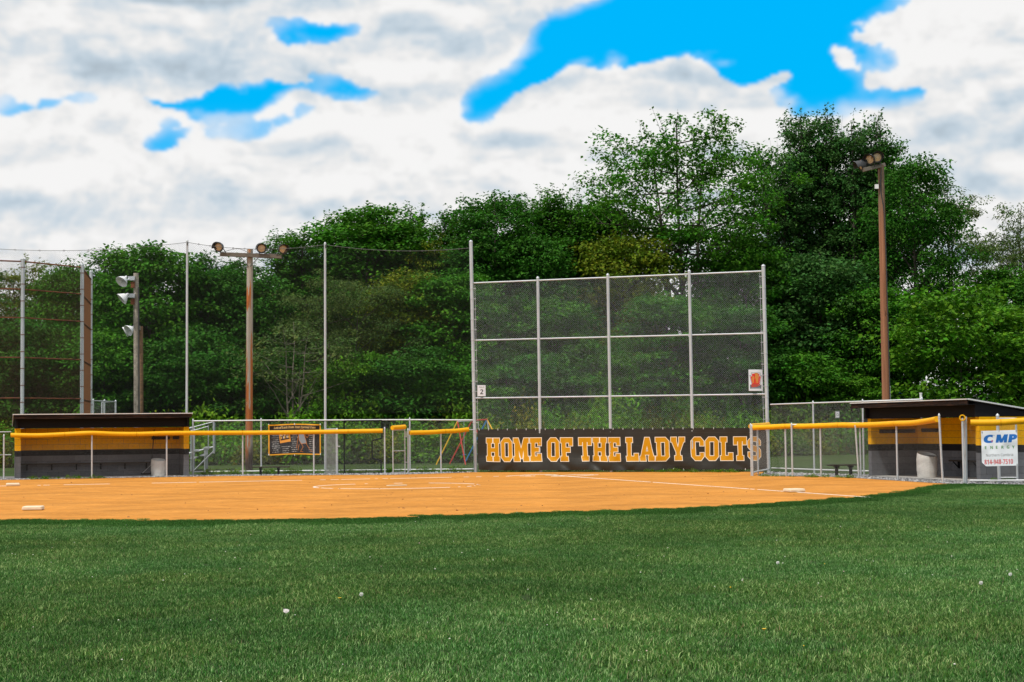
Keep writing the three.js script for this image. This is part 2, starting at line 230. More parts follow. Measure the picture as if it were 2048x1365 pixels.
// chalk: worn lines broken into uneven dabs
const rC = rngOf(9);
function chalk(pts, width, wear, name) {
  const pos = [], idx = []; let acc = 0;
  for (let s = 1; s < pts.length; s++) {
    const [x0, z0] = pts[s - 1], [x1, z1] = pts[s], L = Math.hypot(x1 - x0, z1 - z0), n = Math.max(1, Math.round(L / 0.09)), tx = (x1 - x0) / L, tz = (z1 - z0) / L;
    for (let k = 0; k < n; k++) {
      const a = k / n, b = (k + 1.15) / n, x = mix(x0, x1, a), z = mix(z0, z1, a);
      if (noise3(x * 0.9 + 3, z * 0.9, 2) * 0.7 + noise3(x * 5, z * 5, 8) * 0.55 < wear) continue;
      const w0 = width * (0.6 + rC() * 0.5) / 2, w1 = width * (0.6 + rC() * 0.5) / 2, j = (rC() - 0.5) * 0.02, X = mix(x0, x1, b), Z = mix(z0, z1, b), o = pos.length / 3;
      pos.push(x - tz * (w0 + j), 0.004, z + tx * (w0 + j), x, 0.010, z, x + tz * w0, 0.004, z - tx * w0, X - tz * w1, 0.004, Z + tx * w1, X, 0.010, Z, X + tz * (w1 + j), 0.004, Z - tx * (w1 + j)); idx.push(o, o + 3, o + 1, o + 1, o + 3, o + 4, o + 1, o + 4, o + 2, o + 2, o + 4, o + 5);
    }
  }
  const g = new THREE.BufferGeometry(); g.setAttribute('position', new THREE.Float32BufferAttribute(pos, 3)); g.setIndex(idx); g.computeVertexNormals(); structure(name, g, M.chalk);
}
const HP = [1.42, -59.78], D1 = [-0.9523, 0.3053], D3 = [0.3053, 0.9523], DM = [(D1[0] + D3[0]) / Math.SQRT2, (D1[1] + D3[1]) / Math.SQRT2], DP = [-DM[1], DM[0]];
const off = (o, a, s, b = [0, 0], t = 0) => [o[0] + a[0] * s + b[0] * t, o[1] + a[1] * s + b[1] * t];
chalk([off(HP, D3, 0.5), off(HP, D3, 22.3)], 0.08, -0.66, 'foul_line');
chalk([off(HP, D1, 0.5), off(HP, D1, 24)], 0.07, -0.12, 'foul_line');
for (const s of [-1, 1]) chalk([[-0.95, 0.37], [0.95, 0.37], [0.95, 1.3], [-0.95, 1.3], [-0.95, 0.37]].map(([a, b]) => off(HP, DM, a, DP, b * s)), 0.10, -0.36, 'batter_box');
const PIT = [-3.46, -50.3]; { const c = []; for (let i = 0; i <= 90; i++) { const a = i / 90 * TAU; c.push([PIT[0] + 2.44 * Math.cos(a), PIT[1] + 2.44 * Math.sin(a)]); } chalk(c, 0.085, -0.27, 'pitching_circle'); }
// bases
function base(name, p, ang, label) { const t = thing(name, label, 'base', [p[0], 0.004, p[1]], ang); part('bag', rbx(0.42, 0.085, 0.42, 0.03, 0, 0.045, 0), M.baseBag, t); part('seam', [bx(0.424, 0.006, 0.424, 0, 0.028, 0)], M.chalk, t); return t; }
base('base', off(HP, D1, 18.288), 0.31, 'white first base bag on the foul line near the left dugout');
base('base', [off(HP, D1, 18.288)[0] + D3[0] * 18.288, off(HP, D1, 18.288)[1] + D3[1] * 18.288], 0.12, 'white second base bag near the grass edge at far left');
base('base', off(HP, D3, 18.288), 0.31, 'pale third base bag on the foul line at right');
{ const s = new THREE.Shape([[-0.216, 0], [-0.216, 0.216], [0.216, 0.216], [0.216, 0], [0, -0.216]].map(([a, b]) => new THREE.Vector2(a, b))); const g = new THREE.ExtrudeGeometry(s, { depth: 0.02, bevelEnabled: false }); g.rotateX(-Math.PI / 2); g.rotateY(0.475); g.translate(HP[0], 0.003, HP[1]); single('home_plate', g, M.baseBag, 'white home plate between the chalk batter boxes', 'home plate'); }
single('pitching_plate', (() => { const g = rbx(0.61, 0.03, 0.15, 0.01); g.rotateY(0.475); g.translate(PIT[0], 0.015, PIT[1]); return g; })(), M.baseBag, 'thin white pitching plate inside the chalk circle', 'pitching plate');
// clods and pebbles on the dirt, stones on the gravel
function scatter(name, geo, mat, list, tint) { const im = new THREE.InstancedMesh(geo, mat, list.length); im.name = name; const m = new THREE.Matrix4(), q = new THREE.Quaternion(), e = new THREE.Euler(); list.forEach(([x, y, z, rx, ry, rz, sx, sy, sz, c], i) => { e.set(rx, ry, rz); q.setFromEuler(e); m.compose(V(x, y, z), q, V(sx, sy, sz)); im.setMatrixAt(i, m); if (c) im.setColorAt(i, c); }); im.castShadow = im.receiveShadow = true; im.userData.kind = 'stuff'; return im; }
const pebble = new THREE.IcosahedronGeometry(1, 0);
{ const r = rngOf(31), L = []; for (let i = 0; i < 420; i++) { const z = -33 - r() * 32, x = (r() * 2 - 1) * 0.33 * -z; if (z > edgeZ(x) - 0.2 || x > 7.6 || z < -63) continue; const s = 0.005 + r() * r() * 0.02; L.push([x, 0.003 + s * 0.3, z, r() * 3, r() * 3, 0, s * (1 + r()), s * 0.6, s, lin(0.34, 0.16, 0.05)]); } const im = scatter('dirt_clods', pebble, std({ color: 0xffffff, roughness: 1 }), L); scene.add(im); im.userData.label = 'small brown clods strewn over the orange infield dirt'; im.userData.category = 'dirt clods'; }
function inPoly(p, x, z) { let c = false; for (let i = 0, j = p.length - 1; i < p.length; j = i++) if ((p[i][1] > z) !== (p[j][1] > z) && x < (p[j][0] - p[i][0]) * (z - p[i][1]) / (p[j][1] - p[i][1]) + p[i][0]) c = !c; return c; }
{ const r = rngOf(32), L = []; const A = [[-1.6, -65.2], [-3.1, -63.6], [-4.6, -62.6], [-7.5, -63.4], [-11.6, -63.2], [-19.6, -61.0], [-19.6, -61.9], [-11.8, -64.4], [-1.5, -65.9]], B = [[8.15, -56.75], [10.4, -54.5], [11.9, -47.6], [12.15, -46.9], [12.75, -46.3], [13.5, -45.9], [15.8, -44.6], [16, -49], [13.2, -48.5], [11.3, -54.6], [12, -56.3], [10.3, -58.7], [9.25, -61.0]];
  while (L.length < 5200) { const left = L.length % 2; const x = left ? -19.6 + r() * 18 : 8 + r() * 8, z = left ? -60 - r() * 6 : -42 - r() * 19; if (!inPoly(left ? A : B, x, z)) continue; const s = 0.012 + r() * r() * 0.028, k = 0.16 + r() * 0.4; L.push([x, 0.007 + s * 0.3, z, r() * 3, r() * 3, r() * 3, s * (0.8 + r() * 0.6), s * 0.7, s, lin(k, k * 0.99, k)]); } const im = scatter('gravel_stones', pebble, std({ color: 0xffffff, roughness: 0.9 }), L); scene.add(im); im.userData.label = 'loose grey gravel stones along the fences and dugouts'; im.userData.category = 'gravel'; }
console.log('ground done');

// ------------------------------------------------------------------ outfield grass
function bladePatch(seed, size, n, hMin, hMax, wBlade, leanX, leanZ) {
  const r = rngOf(seed), pos = [], nor = [], col = [], idx = [];
  for (let i = 0; i < n; i++) {
    const x = (r() - 0.5) * size, z = (r() - 0.5) * size, h = mix(hMin, hMax, r() * r() * 0.7 + r() * 0.3), a = r() * TAU, w = wBlade * (0.6 + r() * 0.7), l = h * (0.2 + r() * 0.75), la = r() * TAU;
    const dx = Math.cos(a) * w / 2, dz = Math.sin(a) * w / 2, lx = Math.cos(la) * l + leanX * h, lz = Math.sin(la) * l + leanZ * h, mx = lx * 0.32, mz = lz * 0.32, o = pos.length / 3;
    const tone = 0.65 + r() * 0.75, straw = r() < 0.035, c = straw ? [0.20, 0.19, 0.09] : r() < 0.24 ? [0.24 * tone, 0.36 * tone, 0.13 * tone] : [0.046 * tone * (0.7 + r() * 0.7), 0.140 * tone, 0.021 * tone * (0.7 + r() * 0.6)];
    const P = [[x - dx, 0, z - dz], [x + dx, 0, z + dz], [x + mx - dx * 0.8, h * 0.62, z + mz - dz * 0.8], [x + mx + dx * 0.8, h * 0.62, z + mz + dz * 0.8], [x + lx, h * (1 - 0.12 * l / h), z + lz]];
    for (const p of P) { pos.push(...p); col.push(...c); }
    const t = V(lx, h, lz).normalize(), sd = V(dx, 0, dz).normalize(), nn = sd.cross(t); for (let k = 0; k < 5; k++) nor.push(nn.x, nn.y, nn.z);
    idx.push(o, o + 1, o + 2, o + 1, o + 3, o + 2, o + 2, o + 3, o + 4);
  }
  const g = new THREE.BufferGeometry(); g.setAttribute('position', new THREE.Float32BufferAttribute(pos, 3)); g.setAttribute('normal', new THREE.Float32BufferAttribute(nor, 3)); g.setAttribute('color', new THREE.Float32BufferAttribute(col, 3)); g.setIndex(idx); return g;
}
M.blade = new THREE.MeshPhysicalMaterial({ color: 0xffffff, vertexColors: true, roughness: 0.6, specularIntensity: 0.25, side: THREE.DoubleSide, transmission: 0.25, thickness: 0 });
{
  const g = new THREE.Group(); g.name = 'outfield_grass'; g.userData = { kind: 'stuff', label: 'mown green outfield grass in front of the infield', category: 'grass' }; scene.add(g);
  const kinds = [bladePatch(1, 0.36, 380, 0.018, 0.050, 0.0048, 0, 0.1), bladePatch(2, 0.36, 380, 0.018, 0.055, 0.0048, 0.1, -0.1), bladePatch(3, 0.36, 360, 0.022, 0.066, 0.0052, -0.15, 0), bladePatch(4, 0.36, 420, 0.02, 0.045, 0.0042, 0, 0.5)];
  const lists = [[], [], [], []], r = rngOf(44), st = 0.25;
  for (let z = -8.6; z > -48.6; z -= st) for (let x = -16; x < 17; x += st) {
    if (Math.abs(x) > 0.303 * -z + 2.2) continue;
    const X = x + (r() - 0.5) * 0.2, Z = z + (r() - 0.5) * 0.2, e = edgeZ(X); if (Z < e + 0.10 + r() * 0.08) continue;
    
    const dist = Z - e, band = sstep(2.6, 1.7, dist + noise3(X * 0.7, 1, Z) * 0.5), big = fbm(X * 0.28, 3, Z * 0.28, 3), mid = fbm(X * 1.1, 8, Z * 1.1, 3), mow = 0;
    const k = band > 0.5 ? 3 : (mid > 0.22 ? 2 : r() < 0.5 ? 0 : 1);
    const s = 0.85 + r() * 0.35 + (k === 2 ? 0.1 : 0), b = 1.17 + big * 0.40 + mid * 0.22 + (r() - 0.5) * 0.12;
    const c = lin(b * mix(1 + mid * 0.25, 0.62, band), b * mix(1, 0.86, band), b * mix(1 + big * 0.2, 0.62, band));
    lists[k].push([X, -0.001, Z, 0, k === 3 ? (r() - 0.5) * 0.6 : r() * TAU, 0, s, s * (0.85 + r() * 0.3), s, c]);
  }
  for (const [x, z] of edgePts) { if (x < -13) continue; for (let q = 0; q < 3; q++) if (r() < 0.28) { const sc = 0.25 + r() * 0.35, o = 0.1 - r() * r() * 0.38; lists[2].push([x + (r() - 0.5) * 0.2, 0.002, z + o, 0, r() * TAU, 0, sc, sc * (1.0 + r() * 0.9), sc, lin(1.3, 1.2, 1.0)]); } }
  lists.forEach((L, i) => g.add(scatter('grass_blades', kinds[i], M.blade, L)));
  console.log('grass patches', lists.map((l) => l.length).join(' '));
  // clover heads scattered in the sward
  const CL = [], rr = rngOf(46); while (CL.length < 110) { const z = -10 - rr() * 23, x = (rr() * 2 - 1) * 0.31 * -z; if (z < edgeZ(x) + 0.15) continue; if (noise3(x * 0.5, z * 0.5, 5) + rr() * 0.8 < 0.15) continue; const s = 0.004 + rr() * 0.005, k = rr(); CL.push([x, 0.045 + rr() * 0.015, z, 0, rr() * 3, 0, s, s * 0.8, s, k > 0.93 ? lin(0.75, 0.45, 0.02) : k > 0.75 ? lin(0.6, 0.42, 0.38) : lin(0.6, 0.6, 0.5)]); }
  g.add(scatter('clover_heads', new THREE.IcosahedronGeometry(1, 1), std({ color: 0xffffff, roughness: 0.9 }), CL));
}
// single dandelions that stand out
{ const puff = (() => { const r = rngOf(3), gs = []; for (let i = 0; i < 70; i++) { const d = V(r() - 0.5, r() - 0.5, r() - 0.5).normalize(); gs.push(tube([0, 0, 0], [d.x * 0.019, d.y * 0.019, d.z * 0.019], 0.0006, 3, 0.0022)); } return mergeGeometries(gs.map((g) => g.toNonIndexed())); })();
  const fluff = std({ color: lin(0.85, 0.85, 0.80), roughness: 1 }), stem = std({ color: lin(0.12, 0.16, 0.06), roughness: 0.8 }), petal = std({ color: lin(0.8, 0.5, 0.02), roughness: 0.8 });
  const spots = [[2.99, -19.3, 1, 'white dandelion seed head in the grass below third base'], [5.10, -17.5, 1, 'white dandelion seed head in the grass near the right edge of view'], [4.55, -16.6, 1, 'small dandelion seed head just left of the one at the right edge'], [-1.45, -16.1, 1, 'lone dandelion seed head in the grass left of centre'], [1.9, -13.0, 0, 'yellow dandelion flower low in the foreground grass right of centre'], [-1.62, -15.75, 0, 'yellow dandelion flower beside the seed head left of centre']];
  for (const [x, z, seed, label] of spots) { const t = thing('dandelion', label, 'dandelion', [x, 0, z]); part('stem', path([[0, 0, 0], [0.006, 0.05, 0.004], [0, 0.095, 0]], 0.0022, 5, 6), stem, t); if (seed) { const h = part('seed_head', puff, fluff, t); h.position.y = 0.1; } else { const h = part('flower', new THREE.ConeGeometry(0.018, 0.016, 14), petal, t); h.rotation.x = Math.PI; h.position.y = 0.098; } }
  const pg = new THREE.PlaneGeometry(0.055, 0.04, 6, 5); { const p = pg.attributes.position, r = rngOf(8); for (let i = 0; i < p.count; i++) p.setZ(i, noise3(p.getX(i) * 30, p.getY(i) * 30, 1) * 0.03 + Math.abs(p.getX(i)) * 0.3); pg.rotateX(-1.0); pg.computeVertexNormals(); pg.translate(-2.02, 0.055, -15.05); }
  single('paper_scrap', pg, std({ color: lin(0.5, 0.46, 0.45), roughness: 0.9, side: THREE.DoubleSide }), 'crumpled white paper scrap lying in the grass', 'litter');
}

// ------------------------------------------------------------------ fences
function capOn(x, y, z, r) { const g = new THREE.LatheGeometry([[0, 0.075], [0.012, 0.07], [r * 0.75, 0.045], [r * 1.12, 0.02], [r * 1.12, 0]].map(([a, b]) => new THREE.Vector2(a, b)), 10); g.translate(x, y, z); return g; }
function fence(name, label, pts, o) {
  // pts: [x, z, height] posts; the panel between runs straight
  const t = thing(name, label, o.category || 'fence');
  pts.forEach(([x, z, h, lean = 0, noPost]) => { if (noPost) return; const p = part('post', [tube([x, -0.02, z], [x + lean, h, z], o.pr || 0.03, 10), capOn(x + lean, h - 0.01, z, o.pr || 0.03)], M.steel, t); for (let y = 0.3; y < h; y += (h > 3 ? 0.42 : 0.38)) part('tension_band', tube([x + lean * y / h, y, z], [x + lean * y / h, y + 0.02, z], (o.pr || 0.03) * 1.22, 10), M.steel, p); });
  for (let i = 1; i < pts.length; i++) {
    const [x0, z0, h0] = pts[i - 1], [x1, z1, h1] = pts[i], bot = o.bottom ?? 0.05, top = o.top ?? 0;
    for (const ry of o.rails || []) part('rail', tube([x0, ry < 0 ? h0 + ry : ry, z0], [x1, ry < 0 ? h1 + ry : ry, z1], 0.026, 8), M.railSteel, t);
    part('chain_link', chainLink([x0, z0], [x1, z1], bot, bot, h0 - 0.04 + top, h1 - 0.04 + top, o.mesh || {}), o.wire || (o.rails && o.mesh.d > 0.065 ? M.wire : M.wireDull), t, { kind: 'stuff' });
  }
  return t;
}
function pad(parent, pts, r = 0.082) { const g = path(pts, r, 14, pts.length * 8); const pm = part('safety_pad', [g, ...[[pts[0], pts[1]], [pts[pts.length - 1], pts[pts.length - 2]]].map(([a, b]) => { const c = new THREE.CircleGeometry(r, 14), d = V(a[0] - b[0], a[1] - b[1], a[2] - b[2]).normalize(); c.applyQuaternion(new THREE.Quaternion().setFromUnitVectors(V(0, 0, 1), d)); c.translate(...a); return c; })], M.pad, parent); for (let i = 2; i < pts.length - 1; i += 3) { const a = pts[i - 1], b = pts[i + 1], d = V(b[0] - a[0], b[1] - a[1], b[2] - a[2]).normalize().multiplyScalar(0.012), c = pts[i]; part('joint', tube([c[0] - d.x, c[1] - d.y, c[2] - d.z], [c[0] + d.x, c[1] + d.y, c[2] + d.z], r * 1.025, 14, r * 1.025, false), M.padJoint, pm); } return pm; }

// first base side, low fence with yellow cap
{ const t = fence('low_fence', 'low chain link fence with long yellow pad before the left dugout', [[-18.55, -61.72, 1.6], [-15.45, -62.15, 1.6], [-12.85, -62.85, 1.6], [-10.15, -63.6, 1.58], [-7.5, -63.75, 1.58], [-4.83, -63.75, 1.72]], { mesh: { d: 0.062, spikes: false } });
  pad(t, [[-18.3, 1.62, -61.72], [-17.3, 1.60, -61.85], [-16.4, 1.63, -62.0], [-15.5, 1.665, -62.1], [-14.7, 1.625, -62.35], [-13.9, 1.61, -62.55], [-12.85, 1.63, -62.8], [-11.5, 1.625, -63.2], [-10.15, 1.615, -63.55], [-8.8, 1.61, -63.65], [-7.5, 1.615, -63.72], [-6.2, 1.625, -63.74], [-4.9, 1.635, -63.74]]); }
{ const t = fence('low_fence', 'short low fence panel with yellow pad left of the backstop', [[-3.95, -63.75, 1.66], [-2.75, -64.5, 1.6], [-1.52, -65.3, 1.66, 0, 1]], { mesh: { d: 0.062, spikes: false } }); pad(t, [[-3.88, 1.55, -63.78], [-3.1, 1.56, -64.25], [-2.6, 1.59, -64.55], [-2.2, 1.60, -64.8], [-1.72, 1.65, -65.12]], 0.085); part('rail', tube([-1.75, 1.64, -65.1], [-1.45, 1.64, -65.35], 0.02), M.steel, t); }
{ // the open gate leaf beside it
  const t = thing('gate', 'open chain link gate leaf with short yellow pad left of the backstop', 'gate'), a = [-4.47, -63.0], b = [-4.06, -63.55];
  part('gate_frame', [tube([a[0], 0.08, a[1]], [a[0], 1.68, a[1]], 0.02), tube([b[0], 0.08, b[1]], [b[0], 1.68, b[1]], 0.02), ...[0.08, 0.88, 1.66].map((y) => tube([a[0], y, a[1]], [b[0], y, b[1]], 0.018))], M.steel, t);
  part('chain_link', chainLink(a, b, 0.08, 0.08, 1.66, 1.66, { d: 0.062, spikes: false }), M.wire, t, { kind: 'stuff' }); pad(t, [[a[0] - 0.02, 1.74, a[1] + 0.02], [-4.26, 1.755, -63.28], [b[0], 1.775, b[1]]], 0.085); part('latch', [bx(0.03, 0.2, 0.03, b[0] + 0.05, 1.5, b[1]), bx(0.12, 0.03, 0.03, b[0] + 0.03, 1.4, b[1])], M.steel, t); part('hinge', bx(0.1, 0.03, 0.05, b[0] + 0.05, 0.45, b[1] - 0.05), M.steel, t); }
// taller fence behind it
fence('tall_fence', 'chain link fence with top and bottom rails behind the yellow padded fence', [[-12.45, -65.9, 2.12], [-9.8, -65.9, 2.12], [-7.27, -65.8, 2.1, 0, 1], [-4.0, -65.7, 2.08], [-1.5, -65.6, 2.04, 0, 1]], { rails: [-0.03, 0.12], mesh: { d: 0.066, r: 0.0011 } });
// far left gate and fence
{ const t = fence('low_fence', 'low fence with yellow padded gate at the left edge of view', [[-25.5, -59.8, 1.7], [-22.2, -60.7, 1.7], [-18.95, -61.6, 1.76]], { rails: [-0.02, 0.95, 0.1], mesh: { d: 0.062, spikes: false } }); pad(t, [[-25.4, 1.8, -59.8], [-22, 1.79, -60.75], [-18.98, 1.79, -61.58]], 0.085);
  single('windscreen', (() => { const g = new THREE.PlaneGeometry(6.4, 1.25, 40, 8), p = g.attributes.position; for (let i = 0; i < p.count; i++) p.setZ(i, noise3(p.getX(i) * 1.3, p.getY(i) * 2, 3) * 0.04); g.computeVertexNormals(); g.rotateY(0.27); g.translate(-22.2, 0.72, -62.0); return g; })(), std({ color: lin(0.013, 0.013, 0.014), roughness: 0.8, side: THREE.DoubleSide }), 'black windscreen cloth hung behind the gate at the left edge', 'windscreen');
  for (const y of [0.9, 1.74]) part('rail', tube([-18.95, y, -61.9], [-18.4, y, -62.1], 0.019), M.steel, t); }
// folded grey screen leaf with its post
{ const t = thing('gate', 'folded gate leaf of dense grey mesh under the yellow pad', 'gate'); part('post', [tube([-6.73, -0.02, -64.8], [-6.73, 1.7, -64.8], 0.036), capOn(-6.73, 1.69, -64.8, 0.036)], M.steel, t); const a = [-7.2, -65.3], b = [-6.78, -64.9]; part('gate_frame', [tube([a[0], 0.06, a[1]], [a[0], 1.72, a[1]], 0.02), tube([b[0], 0.06, b[1]], [b[0], 1.72, b[1]], 0.02), tube([a[0], 0.06, a[1]], [b[0], 0.06, b[1]], 0.02), tube([a[0], 1.72, a[1]], [b[0], 1.72, b[1]], 0.02)], M.steel, t); part('chain_link', mergeGeometries([chainLink(a, b, 0.06, 0.06, 1.72, 1.72, { d: 0.034, r: 0.0025, spikes: false }), chainLink(a, b, 0.06, 0.06, 1.72, 1.72, { d: 0.031, r: 0.0022, spikes: false, off: 0.04 })]), M.wire, t, { kind: 'stuff' }); part('latch', bx(0.12, 0.04, 0.05, -6.68, 1.06, -64.78), M.steel, t); }
// black pitching screen with its notch
{ const t = thing('pitching_screen', 'black framed pitching screen with side notch standing behind the fence', 'screen', [0, 0, 0]); const z = -64.9, P = [[-6.47, 0.02], [-6.47, 2.03], [-5.02, 2.03], [-5.02, 1.36], [-5.4, 1.26], [-5.4, 0.6], [-5.06, 0.5], [-5.06, 0.02], [-6.47, 0.02]];
  part('frame', P.slice(1).map((p, i) => tube([P[i][0], P[i][1], z], [p[0], p[1], z], 0.026)), M.blackPaint, t);
  for (const x of [-6.47, -5.06]) part('foot', tube([x, 0.03, z - 0.3], [x, 0.03, z + 0.3], 0.024), M.blackPaint, t);
  part('net', mergeGeometries([chainLink([-6.45, z], [-5.42, z], 0.05, 0.05, 2.0, 2.0, { d: 0.05, r: 0.0028, spikes: false }), chainLink([-5.42, z], [-5.04, z], 1.34, 1.34, 2.0, 2.0, { d: 0.05, r: 0.0028, spikes: false }), chainLink([-5.42, z], [-5.08, z], 0.05, 0.05, 0.5, 0.5, { d: 0.05, r: 0.0028, spikes: false })]), M.blackWire, t, { kind: 'stuff' }); }

// backstop
const BA = [-1.46, -65.5], BB = [9.3, -61.5], onB = (s, o = 0) => [mix(BA[0], BB[0], s) - 0.348 * -o * 0 + o * 0.3485, mix(BA[1], BB[1], s) + o * 0.9373];
{ const t = thing('backstop', 'tall chain link backstop of four bays behind home plate', 'backstop');
  [[0, 8.95, -0.1], [0.2325, 7.42, -0.03], [0.4767, 7.42, -0.03], [0.7515, 7.42, -0.03], [0.9963, 7.5, -0.06]].forEach(([s, h, lean], i) => { const [x, z] = onB(s), r = i === 0 || i === 4 ? 0.068 : 0.056; const p = part('post', [tube([x, -0.02, z], [x + lean, h, z], r, 12), capOn(x + lean, h - 0.01, z, r)], M.steel, t); const e = i === 0 ? 1 : i === 4 ? -1 : 0; for (let y = 0.3; y < 7.2; y += 0.4) part('tension_band', [tube([x + lean * y / h, y, z], [x + lean * y / h, y + 0.025, z], r * 1.16, 10), ...(e ? [bx(0.14, 0.022, 0.02, x + lean * y / h + e * 0.09, y + 0.012, z + 0.04 * e)] : [])], M.steel, p); if (e) part('tension_bar', tube([x + e * 0.13, 0.1, z - e * -0.045], [x + e * 0.13 + lean * 0.9, 7.25, z - e * -0.045], 0.008, 6), M.steel, t); });
  const S = [0, 0.2325, 0.4767, 0.7515, 0.9963];
  for (let i = 0; i < 4; i++) { const a = onB(S[i]), b = onB(S[i + 1]); for (const [y0, y1] of [[2.86, 2.82], [5.1, 5.04], [7.33, 7.31]]) part('rail', tube([a[0], mix(y0, y1, S[i]), a[1]], [b[0], mix(y0, y1, S[i + 1]), b[1]], 0.03, 8), M.steel, t); const f = [onB(S[i], 0.035), onB(S[i + 1], 0.035)]; part('chain_link', chainLink(f[0], f[1], 0.03, 0.03, 7.33, 7.33, { d: 0.078, r: 0.00135 }), M.wireBright, t, { kind: 'stuff' }); } }
// wing from the backstop to the low fence end post
{ const t = fence('low_fence', 'short oblique wing fence joining backstop and right low fence', [[9.2, -61.2, 1.68, 0, 1], [8.5, -58.9, 1.62], [7.98, -56.85, 1.7]], { rails: [0.1], mesh: { d: 0.06, spikes: false } }); pad(t, [[9.22, 1.72, -61.1], [8.75, 1.69, -59.6], [8.3, 1.68, -58.2], [8.0, 1.66, -57.0]], 0.08); }
{ const t = fence('low_fence', 'low chain link fence with yellow pad before the right dugout', [[8.0, -56.7, 1.66], [8.98, -55.85, 1.6], [9.98, -55.0, 1.6], [10.86, -53.3, 1.62, -0.08], [11.55, -51.0, 1.68], [12.02, -47.5, 1.9, -0.06]], { mesh: { d: 0.062, spikes: false } }); pad(t, [[8.05, 1.61, -56.62], [8.5, 1.625, -56.2], [9.0, 1.645, -55.8], [9.5, 1.64, -55.4], [10.0, 1.65, -54.95], [10.45, 1.665, -54.2], [10.85, 1.655, -53.3], [11.2, 1.665, -52.2], [11.53, 1.69, -51.0], [11.75, 1.70, -49.8], [11.9, 1.755, -48.5], [11.94, 1.80, -47.65]], 0.085); }
fence('tall_fence', 'tall chain link fence between the backstop and right dugout', [[9.36, -61.4, 2.46, 0, 1], [10.4, -58.6, 2.46], [11.6, -56.1, 2.46], [13.4, -55.4, 2.5]], { rails: [-0.02, 0.14], mesh: { d: 0.066, r: 0.0014 } });
{ const t = fence('low_fence', 'inner low fence panel behind the right yellow padded fence', [[9.14, -55.55, 1.7], [11.3, -55.15, 1.74, 0, 1]], { rails: [-0.01], mesh: { d: 0.062, spikes: false } }); part('post', tube([11.3, 0, -55.15], [11.3, 1.74, -55.15], 0.028), M.steel, t); }
// open gate leaf seen on edge, and the fence with the sign
{ const t = thing('gate', 'gate leaf standing open, seen edge on, beside the white sign', 'gate'), a = [12.36, -46.55], b = [12.68, -47.75]; part('post', [tube([12.47, -0.02, -46.75], [12.5, 1.86, -46.75], 0.04, 12)], M.steel, t); part('gate_frame', [tube([a[0], 0.05, a[1]], [a[0], 1.82, a[1]], 0.032, 10), tube([b[0], 0.05, b[1]], [b[0], 1.82, b[1]], 0.022), tube([a[0], 0.06, a[1]], [b[0], 0.06, b[1]], 0.02), tube([a[0], 0.95, a[1]], [b[0], 0.95, b[1]], 0.02), tube([a[0], 1.8, a[1]], [b[0], 1.8, b[1]], 0.02)], M.steel, t); part('chain_link', chainLink(a, b, 0.06, 0.06, 1.8, 1.8, { d: 0.06, spikes: false }), M.wire, t, { kind: 'stuff' });
  const dir = V(b[0] - a[0], 0, b[1] - a[1]).normalize(), sleeve = new THREE.Shape(); sleeve.absarc(0, 0, 0.088, 0, TAU); const hole = new THREE.Path(); hole.absarc(0, 0, 0.055, 0, TAU); sleeve.holes.push(hole); const g = new THREE.ExtrudeGeometry(sleeve, { depth: 1.15, bevelEnabled: false, curveSegments: 16 }); g.applyQuaternion(new THREE.Quaternion().setFromUnitVectors(V(0, 0, 1), dir)); g.translate(a[0] - dir.x * 0.04, 1.83, a[1] - dir.z * 0.04); part('safety_pad', g, M.pad, t); }
{ const t = fence('low_fence', 'low fence with yellow pad carrying the white sign at right', [[12.58, -46.75, 1.66, 0, 1], [15.6, -46.0, 1.72]], { rails: [0.1], mesh: { d: 0.06, spikes: false } }); pad(t, [[12.62, 1.69, -46.7], [13.0, 1.685, -46.6], [13.4, 1.69, -46.5], [13.8, 1.715, -46.4], [14.3, 1.74, -46.28], [15.6, 1.76, -45.95]], 0.088); }
{ const t = thing('fence_frame', 'capped steel post with double rails behind the white sign', 'fence'); part('post', [tube([13.57, -0.02, -47.4], [13.57, 1.88, -47.4], 0.045, 12), capOn(13.57, 1.87, -47.4, 0.045)], M.steel, t); part('post', tube([14.05, -0.02, -47.3], [14.05, 1.82, -47.3], 0.03), M.steel, t); for (const y of [1.80, 1.72, 0.15]) part('rail', tube([13.57, y, -47.4], [14.05, y, -47.3], 0.02), M.steel, t); part('chain_link', chainLink([13.57, -47.4], [14.05, -47.3], 0.12, 0.12, 1.8, 1.8, { d: 0.06 }), M.wire, t, { kind: 'stuff' }); }
console.log('fences done');

